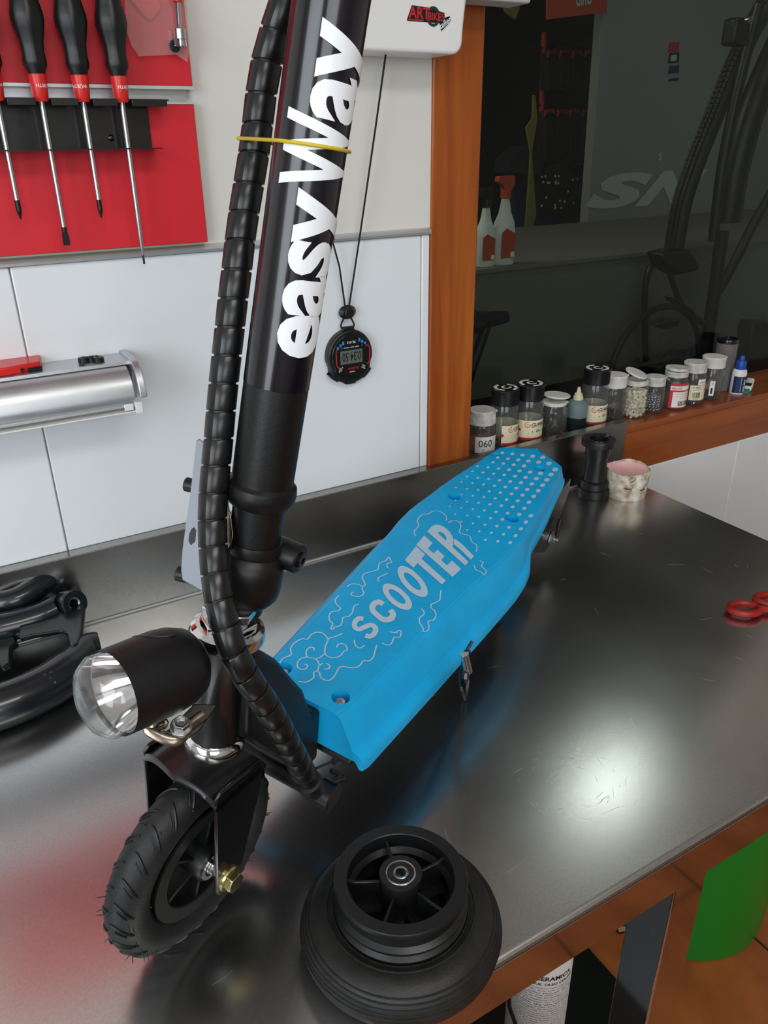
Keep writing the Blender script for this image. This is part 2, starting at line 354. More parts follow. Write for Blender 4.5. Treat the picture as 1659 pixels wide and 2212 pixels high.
# ================================================================== workbench with splashback
bench = thing('workbench', 'long stainless steel workbench with scratched top and upstand against the wall', 'workbench', (-.4, -.33, FZ))
XE = .4095; XL = -1.9; YF = -.657; TS = .0188
def top_outline(): return [(XL, YF), (XE-.002, YF), (XE-.002, -.0015), (XL, -.0015)]
b = B(); prism(b, [(YF+.005, 0), (YF+.0031, -.0004), (YF+.0015, -.0015), (YF+.0004, -.0031), (YF, -.005), (YF, -.052), (YF+.012, -.052), (YF+.012, -.045), (-.004, -.045), (-.004, 0)], XL, XE, frame((0, 0, 0), (0, 1, 0), (0, 0, 1), (1, 0, 0)))
bt = obj('worktop', b, 'bench_steel', bench, angle=30)
b = B(); box(b, (XL, YF-.0012, -.0525), (XE+.0005, YF-.0002, -.0062)); obj('front_apron', b, 'mirror_steel', bench, bevel=.0003)
b = B(); prism(b, [(-TS, 0), (-.002, 0), (-.002, .101), (-TS+.0012, .101), (-TS, .0998)], XL, .4155, frame((0, 0, 0), (0, 1, 0), (0, 0, 1), (1, 0, 0)))
obj('splashback', b, 'splash_steel', bench, angle=25)
b = B(); tube(b, [(XL, -TS-.0008, .0016), (.4155, -TS-.0008, .0016)], .0018, 8); obj('weld_seam', b, 'alu_trim', bench)
b = B(); r9 = random.Random(77)
for k in range(90):
    if k < 46: ac = r9.uniform(0, 2*PI); rr_ = r9.uniform(.02, .055); sc0 = atz(1245, 1700); c = V((sc0.x+rr_*math.cos(ac), sc0.y+rr_*math.sin(ac), 0)); dr_ = ac+PI/2+r9.gauss(0, .35); ln_ = r9.uniform(.004, .016)
    else: c = V((r9.uniform(-.6, .35), r9.uniform(-.62, -.08), 0)); dr_ = r9.uniform(0, PI); ln_ = r9.uniform(.006, .03)
    P = []
    for q in range(4): P.append((c.x, c.y)); c = c+V((math.cos(dr_), math.sin(dr_), 0))*ln_/3; dr_ += r9.gauss(0, .12)
    ribbon(b, P, .00022, lambda u, v: V((u, v, .00012)), end=.3)
mat('scratch', 'e8e8e8', .5, 1.)
obj('scratch_marks', b, 'scratch', bench, kind='stuff', smooth=False)
def leg(x0, x1, y0, y1):
    b = B(); box(b, (x0, y0, FZ), (x1, y1, -.0452)); obj('leg', b, 'mirror_steel', bench, bevel=.002)
leg(-.160, -.116, -.6555+.0, -.6105); leg(-.160, -.116, -.08, -.035); leg(-1.8, -1.755, -.6555, -.61)

# ================================================================== scooter
PSI, LEAN, RW = .455, .14, .078
c_, s_, cl, sl = math.cos(PSI), math.sin(PSI), math.cos(LEAN), math.sin(LEAN)
WO = V((-.545, -.5093, RW*cl)); WA = V((c_, s_, 0)); WL = V((s_*cl, -c_*cl, -sl)); WU = V((s_*sl, -c_*sl, cl))
MW = frame(WO, WA, WL, WU)                       # steering frame: back, viewer side, up; origin at the front axle
def MP(x, y, l=0.): return on_plane(x, y, WO+WL*l, WL)
def wp(a, l, u): return WO + WA*a + WL*l + WU*u
sco = thing('kick_scooter', 'black electric kick scooter with a sky blue footboard standing on the workbench', 'scooter', (-.56, -.51, 0))

# ---- front wheel
def tyre_profile(R, r0, wd, n=28):
    h = (R-r0)/2; return [(r0+h+h*math.cos(2*PI*i/n), wd*math.sin(2*PI*i/n)*(1 if math.cos(2*PI*i/n) > -.3 else .93)) for i in range(n)]
Maxle = frame(WO, WA, WU, -WL)                   # z along -WL so x back, y up
b = B(); lathe(b, tyre_profile(RW, .046, .0150), Maxle, 96, closed=True)
tyre = obj('tire', b, 'rubber', sco, angle=60)
# tread grooves as raised blocks edges: thin dark sipes and rubber hairs
def tsurf(th, ph, e=0.): # ph 0 = crown
    h = (RW-.046)/2; rr = .046+h+(h+e)*math.cos(ph); return Maxle @ V((rr*math.cos(th), rr*math.sin(th), (.0150+e)*math.sin(ph)))
b = B()
for k in range(26):
    t0 = 2*PI*k/26
    for sgn in (-1, 1):
        o_ = 0 if sgn > 0 else PI/26
        P = [tsurf(t0+o_+.02+.16*(q/7)**1.5, sgn*(.10+1.05*q/7), .0003) for q in range(8)]
        tube(b, P, [.0005]+[.0010]*6+[.0005], 5)
        P = [tsurf(t0+o_+.09+.02*q, sgn*(.35+.5*q/4), .0003) for q in range(5)]
        tube(b, P, .0005, 5)
obj('tread_groove', b, 'black_matte', tyre, kind='stuff')
b = B(); r2 = random.Random(9)
for k in range(58):
    th = r2.uniform(0, 2*PI); ph = r2.choice((-1, 1))*r2.uniform(.5, 1.2) if k % 3 else r2.uniform(-.3, .3)
    p = tsurf(th, ph); n_ = (tsurf(th, ph, .006)-p); side = WL*r2.uniform(-.002, .002)+(tsurf(th+.03, ph)-p)*.6
    tube(b, [p, p+n_*.5+side*.3, p+n_*.85+side], [.0004, .00035, .0002], 5)
obj('rubber_hair', b, 'rubber', tyre, kind='stuff')
b = B(); lathe(b, [(.0485, -.0125), (.0485, -.0105), (.0455, -.0095), (.0455, .0095), (.0485, .0105), (.0485, .0125), (.0375, .0125), (.0365, .0115), (.0365, -.0115), (.0375, -.0125)], Maxle, 72, closed=True)
rim = obj('wheel_rim', b, 'black_plastic', sco, angle=40)
b = B(); lathe(b, [(.0045, -.019), (.0125, -.019), (.0135, -.017), (.0135, .017), (.0125, .019), (.0045, .019)], Maxle, 32, closed=True)
obj('wheel_hub', b, 'black_plastic', sco)
for k in range(6):
    b = B(); M2 = Maxle @ Matrix.Rotation(PI/3*k+.3, 4, 'Z'); box(b, (.0125, -.0012, -.011), (.0375, .0012, .011), M2); obj('spoke', b, 'black_plastic', sco, bevel=.0004, seg=1)
b = B(); lathe(b, [(.0125, -.0015), (.0375, -.0015), (.0375, .0015), (.0125, .0015)], Maxle, 48, closed=True); obj('web', b, 'black_plastic', rim)
def bearing(M, parent, side):
    b = B(); lathe(b, [(.0078, 0), (.0105, 0), (.0110, .0006), (.0110, .0015), (.0078, .0015)], M, 36, closed=True)
    br = obj('bearing', b, 'chrome', parent)
    b = B(); lathe(b, [(.0058, .0002), (.0080, .0002), (.0080, .0009), (.0058, .0009)], M, 36, closed=True); obj('bearing_shield', b, 'dark_steel', br)
    b = B(); lathe(b, [(.0035, 0), (.0058, 0), (.0062, .0005), (.0062, .0014), (.0035, .0014)], M, 30, closed=True); obj('inner_race', b, 'chrome', br)
bearing(frame(wp(0, .0188, 0), WA, -WU, WL), sco, 1)
b = B(); cyl(b, .0042, -.036, .040, frame(wp(0, 0, 0), WA, -WU, WL), 20); cyl(b, .0052, .0195, .0315, frame(wp(0, 0, 0), WA, -WU, WL), 20)
axle = obj('axle', b, 'steel', sco)
Mb = frame(wp(0, .0355, 0), WA, -WU, WL)
b = B(); cyl(b, .0105, 0, .0012, Mb, 28); cyl(b, .0098, .0012, .0026, Mb, 28, r2=.0088); obj('washer', b, 'zinc_bolt', axle)
b = B(); prism(b, hexagon(.0080), .0026, .0085, Mb); obj('bolt_head', b, 'zinc_bolt', axle, bevel=.0006)
b = B(); prism(b, hexagon(.0075), -.042, -.036, frame(wp(0, 0, 0), WA, -WU, WL)); obj('axle_nut', b, 'zinc_bolt', axle, bevel=.0006)

# ---- fork: bent steel yoke with two blades
def blade(l0, l1, pts, name='fork_blade'):
    b = B(); M = frame(wp(0, l0, 0), WA, WU, -WL); prism(b, pts, 0, -(l1-l0), M); return obj(name, b, 'black_paint', sco, bevel=.0014)
BR = [(-.0120, .092), (-.0118, .030), (-.0112, -.006), (-.0085, -.0125), (-.002, -.0155), (.006, -.0145), (.012, -.009), (.016, .0), (.024, .030), (.033, .062), (.036, .084), (.033, .094), (-.008, .097)]
blade(.0325, .0355, BR); blade(-.0355, -.0325, BR)
b = B(); rows = []
for i in range(13):                              # crown: curved saddle joining the blades
    t = -1+2*i/12; l = .0355*t; u = .0885+.0115*(1-abs(t)**3.5); rows.append((l, u, .021+.012*abs(t)**2))
vt = [[b.verts.new(wp(a, l, u+d)) for a, d in ((-.0125-.006*(1-abs(l)/.0355), -.0040), (-.0110-.006*(1-abs(l)/.0355), 0), (w_+.004, 0), (w_+.006, -.004), (w_+.004, -.0072), (-.0110-.006*(1-abs(l)/.0355), -.0072))] for l, u, w_ in rows]
for A, Bq in zip(vt[:-1], vt[1:]):
    for k in range(6): b.faces.new((A[k], A[(k+1) % 6], Bq[(k+1) % 6], Bq[k]))
b.faces.new(vt[0]); b.faces.new(vt[-1][::-1])
obj('fork_crown', b, 'black_paint', sco, angle=50)

# ---- steering column
C0 = V((.0224, .0961)); C1 = V((.0358, .1922)); cdir = (wp(C1.x, 0, C1.y)-wp(C0.x, 0, C0.y)).normalized()
def colp(a, u): return wp(a, 0, u)
MC = frame_z(colp(*C0), cdir, WA)
b = B(); lathe(b, [(.0150, -.004), (.0200, -.0035), (.0215, -.001), (.0215, .004), (.0205, .0085), (.0185, .0105), (.0150, .0105)], MC, 48, closed=True)
obj('lower_headset_cup', b, 'chrome', sco)
b = B(); lathe(b, [(.0, .008), (.0185, .008), (.0185, .011), (.0180, .012), (.0180, .084), (.0190, .086), (.0190, .089), (0, .089)], MC, 48); ht = obj('head_tube', b, 'black_paint', sco)
b = B(); lathe(b, [(.013, .087), (.0215, .088), (.0252, .091), (.0255, .0945), (.0245, .0985), (.0215, .1010), (.0185, .1010), (.0180, .0985), (.0130, .0985)], MC, 56, closed=True)
obj('upper_headset_cup', b, 'chrome', sco)
b = B(); prism(b, hexagon(.0195), .0990, .1045, MC); cyl(b, .0135, .1045, .108, MC, 28); obj('lock_nut', b, 'chrome', sco, bevel=.0008)
b = B(); prism(b, hexagon(.0185), .1085, .1150, MC @ Matrix.Rotation(.4, 4, 'Z')); obj('hex_nut', b, 'chrome', sco, bevel=.0008)
T0 = colp(.0647, .2806); T1 = colp(.1083, .5536); tdir = (T1-T0).normalized()
toC = (CAM-T0.lerp(T1, .5)); toC = (toC - tdir*toC.dot(tdir)).normalized(); tside = tdir.cross(toC).normalized()    # toC: towards the bench front; tside: left in the photo
MT = frame(T0, -tside, toC, tdir)                # x to the right, y towards the viewer, z up the tube
if (MT.to_3x3() @ V((1, 0, 0))).dot(RC @ V((1, 0, 0))) < 0: MT = frame(T0, tside, toC, tdir)
RX = (MT.to_3x3() @ V((1, 0, 0))); RT = .0197
S0 = colp(.054, .200); sdir = (T0-S0).normalized(); MS = frame_z(S0, sdir, RX)
b = B(); cyl(b, .0150, -.004, .014, MS @ T(-.004, 0, 0), 32, ch=.001); obj('stem_tube', b, 'black_matte', sco)
b = B(); lathe(b, [(0, .004), (.0130, .004), (.0175, .006), (.0215, .011), (.0228, .018), (.0232, .030), (.0228, .036), (.0205, .041), (.0170, .044), (0, .044)], MS @ T(-.0015, 0, 0), 44)
fj = obj('folding_joint', b, 'black_matte', sco)
b = B(); cyl(b, .0168, .040, .078, MS, 36); lathe(b, [(.0165, .043), (.0182, .044), (.0186, .049), (.0180, .052), (.0165, .052)], MS, 36, closed=True); obj('joint_neck', b, 'black_matte', sco)
q = atd(636, 1204, .520); ax = (RX*.86 + toC*.45 - tdir*.05).normalized(); Mq = frame_z(q, ax, tdir)
b = B(); lathe(b, [(0, -.020), (.0098, -.020), (.0105, -.010), (.0100, .0035), (.0092, .0045), (.0055, .0045), (.0048, .001), (0, .001)], Mq, 30); pv = obj('pivot_boss', b, 'black_matte', fj)
b = B(); lathe(b, [(.0024, .0045), (.0056, .0045), (.0058, .0058), (.0050, .0066), (.0024, .0066)], Mq, 24, closed=True); obj('pivot_bolt', b, 'black_gloss', fj)
b = B(); lathe(b, [(.0180, -.004), (.0200, -.003), (.0224, .0015), (.0228, .006), (.0222, .010), (.0198, .012), (.0180, .012)], MT, 48, closed=True)
obj('tube_collar', b, 'black_matte', sco)
b = B(); cyl(b, RT, .004, .075, MT, 56); obj('lower_sleeve', b, 'black_matte', sco)
b = B(); cyl(b, RT+.0003, .0752, .44, MT, 64); mtube = obj('steering_tube', b, 'black_gloss', sco)
def tubemap(e=.0007): return lambda s, arc: MT @ V(((RT+.0003+e)*math.sin(arc/RT), (RT+.0003+e)*math.cos(arc/RT), s))
def text_on_tube(s, v):       # s along the tube upward, v height of the letters (up = to the left in the photo)
    return tubemap()(s, v)
b = B()
for w_, x0_, x1_, lo_, hi_ in (('easy', .0965, .1865, -.0372, .0035), ('W', .1865, .2235, -.0262, .0145), ('ay', .2205, .2650, -.0372, .0035)):
    letters(b, w_, lambda u, v: tubemap()(u, -v), bold=.030, cuts=28, box_to=(x0_, lo_, x1_, hi_), spacing=.97)
obj('white_lettering', b, 'white_vinyl', mtube, angle=80)

# ---- folding lever (bright channel at the left of the hose)
def lever(px, D, thick, name, m):
    P = [atd(x, y, D+.012-(x-390)*.00028) for i, (x, y) in enumerate(px)]; n_ = (CAM-P[0]).normalized(); b = B(); slab(b, P, -n_*thick); return obj(name, b, m, sco, bevel=.001)
lv = lever([(424, 951), (432, 947), (440, 955), (444, 975), (470, 985), (486, 1010), (486, 1290), (470, 1292), (430, 1275), (394, 1254), (391, 1240), (394, 1190), (402, 1130), (412, 1060), (419, 1000)], .518, .0035, 'folding_lever', 'lever_alloy')
b = B(); P = [atd(x, y, .5145) for x, y in ((414, 1142), (420, 1138), (424, 1146), (422, 1170), (412, 1178), (407, 1168), (409, 1152))]; slab(b, P, (P[0]-CAM).normalized()*.0005); obj('lever_slot', b, 'black_matte', lv)
lever([(488, 1022), (496, 1018), (507, 1024), (508, 1058), (498, 1072), (494, 1090), (500, 1120), (504, 1156), (499, 1182), (488, 1192), (478, 1190), (478, 1022)], .513, .012, 'lever_side_plate', 'rust_chrome')
for (x, y, r_) in ((411, 1048, .0050), (393, 1240, .0056)):
    q = atd(x, y, .538); b = B(); cyl(b, r_, -.004, .008, frame_z(q, (RX*.97+toC*.2), tdir), 20, ch=.001); obj('lever_bolt', b, 'black_plastic', sco)

# ---- head lamp on its bracket
LC = wp(-.047, 0, .197); lf = (wp(-.0635, 0, .1995)-wp(-.0027, 0, .1844)).normalized()
lf = (-WA*.95 - WL*.12 + WU*.13).normalized()
LF0 = atd(243, 1497, .448); ML = frame_z(LF0, -lf, WL)          # z from the front face backwards
RL = .0262
def lampring(z, r, sh=0.): return [(ML @ V((r*math.cos(2*PI*k/48)*1., r*math.sin(2*PI*k/48)*.97, z+sh*math.cos(2*PI*k/48)))) for k in range(48)]
b = B(); rows = []
for z, r_, sh in ((.004, RL-.0018, 0), (.000, RL-.001, -.0), (-.001, RL, -.0), (.018, RL+.0005, 0), (.035, RL+.0006, 0), (.044, RL-.0005, 0), (.053, RL-.0040, 0), (.058, RL-.010, 0), (.0595, .004, 0)):
    rows.append([b.verts.new(p) for p in lampring(z, r_, sh)])
for A, Bq in zip(rows[:-1], rows[1:]):
    for k in range(48): b.faces.new((A[k], A[(k+1) % 48], Bq[(k+1) % 48], Bq[k]))
b.faces.new(rows[-1])
lamp = obj('headlamp', b, 'lamp_rubber', sco, angle=50)
b = B(); lathe(b, [(0, .030), (.006, .029), (.014, .022), (.021, .010), (RL-.0022, .0015), (RL-.0012, .0012), (RL-.0012, .003), (.021, .012), (.014, .0245), (0, .032)], ML, 48); obj('reflector_bowl', b, 'reflector', lamp)
b = B(); lathe(b, [(RL-.0015, .0035), (RL-.0015, .000), (.0248, -.007), (.0205, -.0130), (.012, -.0170), (0, -.0184), (0, -.0172), (.012, -.0158), (.0197, -.0118), (.0238, -.006), (RL-.0026, .0005), (RL-.0026, .0035)], ML, 48)
obj('lamp_lens', b, 'glass', lamp)
b = B(); P = catmull([ML @ V((RL*math.cos(a)*1.012, RL*math.sin(a)*.985, z)) for a, z in ((-2.9, .038), (-2.6, .028), (-2.2, .024), (-1.8, .026), (-1.55, .034), (-1.5, .040))], 6); tube(b, P, .0007, 6); obj('lamp_seam', b, 'lamp_rubber', lamp)
# bracket and screw
b = B(); P = catmull([atd(*t) for t in ((330, 1562, .475), (322, 1575, .474), (352, 1592, .474), (378, 1598, .475), (396, 1588, .478), (404, 1572, .482), (440, 1545, .49))], 5)
tube(b, P, .0024, 10, sx=1.6); br = obj('lamp_bracket', b, 'rust_chrome', sco)
b = B(); P = [atd(*t) for t in ((395, 1545, .487), (420, 1520, .492), (470, 1522, .497), (430, 1580, .485), (400, 1600, .479))]; slab(b, P, V((0, .002, -.002))); obj('bracket_strap', b, 'dark_steel', br, bevel=.0006)
b = B(); P = catmull([atd(*t) for t in ((335, 1570, .473), (345, 1560, .472), (358, 1558, .472), (356, 1568, .472), (345, 1575, .472))], 4); tube(b, P, .0016, 8); obj('wire_clip', b, 'rust_chrome', br)
q = atd(391, 1568, .474); Mq = frame_z(q, (CAM-q).normalized()*.5+WU*.9+WL*.1, WA)
b = B(); cyl(b, .0066, -.003, 0, Mq, 24); lathe(b, [(0, .0035), (.0024, .0035), (.0026, .0052), (.0045, .0056), (.0052, .0045), (.0055, 0), (0, 0)], Mq, 6); obj('bracket_screw', b, 'bright_bolt', br, bevel=.0002)

# ---- footboard
D0 = V((-.413, -.447, .14)); DA = (V((.066, -.168, .16))-D0).normalized()
Lh = DA.cross(V((0, 0, 1))).normalized(); Uh = Lh.cross(DA)
DLt = Lh*math.cos(.14)-Uh*math.sin(.14); DU = DLt.cross(DA)
if DU.z < 0: DU = -DU
MD = frame(D0, DA, DLt, DU)
def dp(a, l, u): return D0+DA*a+DLt*l+DU*u
def DPx(x, y, u=0.):
    p = on_plane(x, y, D0+DU*u, DU)-D0; return (p.dot(DA), p.dot(DLt))
ST = [  # a, panel half-width, outer half-width, skirt depth
 (-.018, .038, .066, .050), (-.010, .0405, .068, .051), (.10, .048, .076, .051), (.20, .056, .083, .050), (.262, .0625, .087, .049), (.285, .0655, .088, .049), (.315, .067, .0875, .047),
 (.335, .0665, .085, .045), (.350, .066, .079, .040), (.366, .065, .0735, .036), (.385, .0642, .0725, .034), (.43, .060, .0690, .031), (.49, .0525, .0615, .027), (.538, .0470, .0560, .025), (.547, .0455, .0545, .024), (.552, .0400, .0490, .024), (.564, .020, .029, .023), (.577, .003, .010, .022)]
def section(a, p, w_, d):
    k = (w_-p)
    R_ = [(p-.006, 0), (p-.0022, -.0001), (p-.0012, -.0012), (p, -.0012), (p+k*.12, -.0030), (p+k*.34, -.0030-d*.26), (p+k*.50, -d*.50), (p+k*.62, -d*.66), (p+k*.86, -d*.71), (w_-.0006, -d*.77), (w_, -d*.86), (w_+.0004, -d)]
    pts = [(l, u) for l, u in R_] + [(w_-.003, -d)] + [(w_-.0045, -d+.003)] + [(p-.004, -.0125)]
    return pts + [(-l, u) for l, u in pts[::-1]]
b = B(); rows = [[b.verts.new(dp(a, l, u)) for l, u in section(a, p, w_, d)] for a, p, w_, d in ST]
for A, Bq in zip(rows[:-1], rows[1:]):
    n = len(A)
    for k in range(n): b.faces.new((A[k], A[(k+1) % n], Bq[(k+1) % n], Bq[k]))
b.faces.new(rows[0]); b.faces.new(rows[-1][::-1])
# front face and rear face walls (the board is a shell; its ends are closed by thin walls)
wf = [(l, u) for l, u in section(*ST[0])]
deck = obj('footboard', b, 'blue_plastic', sco, angle=42)
def endwall(st, a_in, name):
    a, p, w_, d = st; b = B(); R_ = section(a, p, w_, d)[:11]; pts = R_+[(-l, u) for l, u in R_[::-1]]
    x0 = [b.verts.new(dp(a-.0003, l, u)) for l, u in pts]; x1 = [b.verts.new(dp(a_in, l*.98, u-.0015)) for l, u in pts]
    b.faces.new(x0); b.faces.new(x1[::-1]); n = len(pts)
    for i in range(n): b.faces.new((x0[i], x0[(i+1) % n], x1[(i+1) % n], x1[i]))
    return obj(name, b, 'blue_plastic', deck, angle=40)
endwall(ST[0], -.014, 'front_wall'); endwall(ST[-1], .574, 'rear_wall')
# moulded panel edge line across the front
HOL = [(DPx(612, 1443), 1, .0080), (DPx(736, 1506), 1, .0080), (DPx(981, 1073), 0, .0082), (DPx(1106, 1120), 0, .0085), (DPx(1070, 982), 1, .0078), (DPx(1166, 1012), 1, .0082)]
# sink the holes into the panel
cut = B()
for (a, l), sc_, r_ in HOL: cyl(cut, r_, -.0105, .004, MD @ T(a, l, 0) , 28)
co = obj('cutter', cut, 'blue_plastic', deck)
md = deck.modifiers.new('holes', 'BOOLEAN'); md.operation = 'DIFFERENCE'; md.object = co; md.solver = 'EXACT'
bpy.context.view_layer.update()
nm = bpy.data.meshes.new_from_object(deck.evaluated_get(bpy.context.evaluated_depsgraph_get()))
deck.modifiers.clear(); deck.data = nm
bpy.data.objects.remove(co)
for p in nm.polygons: p.use_smooth = True
nm.set_sharp_from_angle(angle=math.radians(42))
for (a, l), sc_, r_ in HOL:
    if sc_:
        b = B(); M2 = MD @ T(a, l, -.0072); cyl(b, .0030, -.0034, .0, M2, 12); lathe(b, [(0, .0006), (.0012, .0008), (.0016, .0022), (.0040, .0024), (.0055, .0014), (.0058, 0), (0, 0)], M2, 20)
        for k in range(4): box(b, (.0012, -.0003, .0020), (.0042, .0003, .0029), M2 @ Matrix.Rotation(PI/2*k+.4, 4, 'Z'))
        obj('deck_screw', b, 'bright_bolt', deck, angle=30)
# raised grip dots
def pw_at(a):
    for s0, s1 in zip(ST[:-1], ST[1:]):
        if s0[0] <= a <= s1[0]: t = (a-s0[0])/(s1[0]-s0[0]); return s0[1]+(s1[1]-s0[1])*t
    return 0
b = B(); a = -.006; row = 0
while a < .56:
    pw = pw_at(a)-.010; l = -.07+(.0035 if row % 2 else 0)
    while l < .07:
        if abs(l) < pw and all((a-h[0][0])**2+(l-h[0][1])**2 > (h[2]+.0015)**2 for h in HOL):
            tp = b.verts.new(dp(a, l, .0005)); rg = [b.verts.new(dp(a+.0010*math.cos(k*PI/2), l+.0010*math.sin(k*PI/2), -.0001)) for k in range(4)]
            for k in range(4): b.faces.new((tp, rg[k], rg[(k+1) % 4]))
        l += .007
    a += .0045; row += 1
obj('grip_dot', b, 'blue_plastic', deck, kind='stuff', angle=80)
fd = lambda a, l: dp(a, l, .0004)
fpx = lambda x, y: fd(*DPx(x, y))
# halftone of pale dots towards the back
b = B()
for i in range(-3, 22):
    for j in range(-16, 16):
        a = .5233-.0181*i*.5+.0; 
        a = .5243 + .0061*j - .0182*i; l = -.0489 + .0128*j + .0004*i
        lim = pw_at(a)-.005
        if a > .568 or abs(l) > lim: continue
        g = (a-.30)/.26; e_ = (l+.05)/.10
        r_ = .0009+.0028*max(0, min(1, (g-.30+.62*e_)/1.15))
        if g-.45+.55*e_ < -.17: continue
        if g < .02 + .0: continue
        if any((a-h[0][0])**2+(l-h[0][1])**2 < (h[2]+r_*.6)**2 for h in HOL): continue
        if a+1.75*r_ > .5655 or (a > .545 and abs(l) > .040-(a-.545)*1.9): continue
        disc(b, a, l, r_*1.75, fd, 14, ry=r_)
obj('pale_dots', b, 'pale_print', deck, smooth=False)
# the word SCOOTER, each glyph drawn in its own corner-to-corner box
def z2(x, y): return (700+x/4.366, 1080+y/4.366)
def glyph(name, cs):      # cs: 4 photo corners: top-left, top-right, bottom-right, bottom-left of the glyph as read
    Q = [V(DPx(*z2(*c))) for c in cs]
    def f(u, v):          # u 0..1 left-right, v 0..1 bottom-top
        p = Q[3].lerp(Q[2], u); q_ = Q[0].lerp(Q[1], u); r_ = p.lerp(q_, v); return dp(r_.x, r_.y, .0006)
    b = B()
    if name == 'O':
        n = 28; o1 = [b.verts.new(f(.5+.5*math.cos(t), .5+.5*math.sin(t))) for t in [2*PI*k/n for k in range(n)]]
        i1 = [b.verts.new(f(.5+.22*math.cos(t), .5+.29*math.sin(t))) for t in [2*PI*k/n for k in range(n)]]
        for k in range(n): b.faces.new((o1[k], o1[(k+1) % n], i1[(k+1) % n], i1[k]))
    elif name == 'T':
        for R_ in ((0, .72, 1, 1), (.33, 0, .67, .72)): poly(b, ((R_[0], R_[1]), (R_[2], R_[1]), (R_[2], R_[3]), (R_[0], R_[3])), f)
    elif name == 'E':
        for R_ in ((0, 0, .42, 1), (.42, 0, 1, .24), (.42, .40, .86, .60), (.42, .76, 1, 1)): poly(b, ((R_[0], R_[1]), (R_[2], R_[1]), (R_[2], R_[3]), (R_[0], R_[3])), f)
    elif name == 'R':
        poly(b, ((0, 0), (.38, 0), (.38, 1), (0, 1)), f)
        n = 12; o1 = [(.38+.60*math.sin(PI*k/n), .71-.29*-math.cos(PI*k/n)) for k in range(n+1)]
        i1 = [(.38+.22*math.sin(PI*k/n), .71-.11*-math.cos(PI*k/n)) for k in range(n+1)]
        for k in range(n): poly(b, (o1[k], o1[k+1], i1[k+1], i1[k]), f)
        poly(b, ((.55, .46), (.90, .50), (1.0, .32), (1.0, 0), (.62, 0), (.62, .30)), f)
    elif name in 'CS':
        if name == 'C': c = [(.86, .66), (.80, .82), (.52, .88), (.22, .76), (.17, .5), (.22, .24), (.52, .12), (.80, .19), (.86, .36)]; wd = .30
        else: c = [(.84, .74), (.72, .87), (.42, .88), (.19, .77), (.22, .60), (.50, .51), (.80, .41), (.82, .24), (.58, .12), (.28, .13), (.15, .28)]; wd = .26
        P = [V((x*1.0, y*1.45)) for x, y in c]; P = [V((p.x, p.y)) for p in catmull([V((p.x, p.y, 0)) for p in P], 5)]
        rows = []
        for i, p in enumerate(P):
            a_ = P[max(i-1, 0)]; c_2 = P[min(i+1, len(P)-1)]; t = (c_2-a_).normalized(); n_ = V((-t.y, t.x))*wd/2
            rows.append((b.verts.new(f(p.x+n_.x, (p.y+n_.y)/1.45)), b.verts.new(f(p.x-n_.x, (p.y-n_.y)/1.45))))
        for A, Bq in zip(rows[:-1], rows[1:]): b.faces.new((A[0], A[1], Bq[1], Bq[0]))
    return b
big = B()
for nm_, cs in (('S', [(218, 1190), (330, 1068), (560, 1225), (430, 1345)]), ('C', [(378, 1020), (505, 915), (715, 1090), (590, 1205)]), ('O', [(512, 870), (605, 748), (870, 960), (770, 1090)]),
                ('O', [(650, 700), (755, 580), (1025, 850), (905, 968)]), ('T', [(760, 575), (845, 458), (1148, 775), (1110, 806)]), ('E', [(868, 428), (945, 338), (1293, 655), (1210, 730)]), ('R', [(972, 300), (1075, 190), (1415, 535), (1330, 622)])):
    if nm_ == 'T': cs = [(760, 572), (868, 440), (1186, 728), (1072, 838)]
    g_ = glyph(nm_, cs); mm = bpy.data.meshes.new('g'); g_.to_mesh(mm); g_.free(); big.from_mesh(mm); bpy.data.meshes.remove(mm)
obj('scooter_lettering', big, 'pale_print', deck, smooth=False)
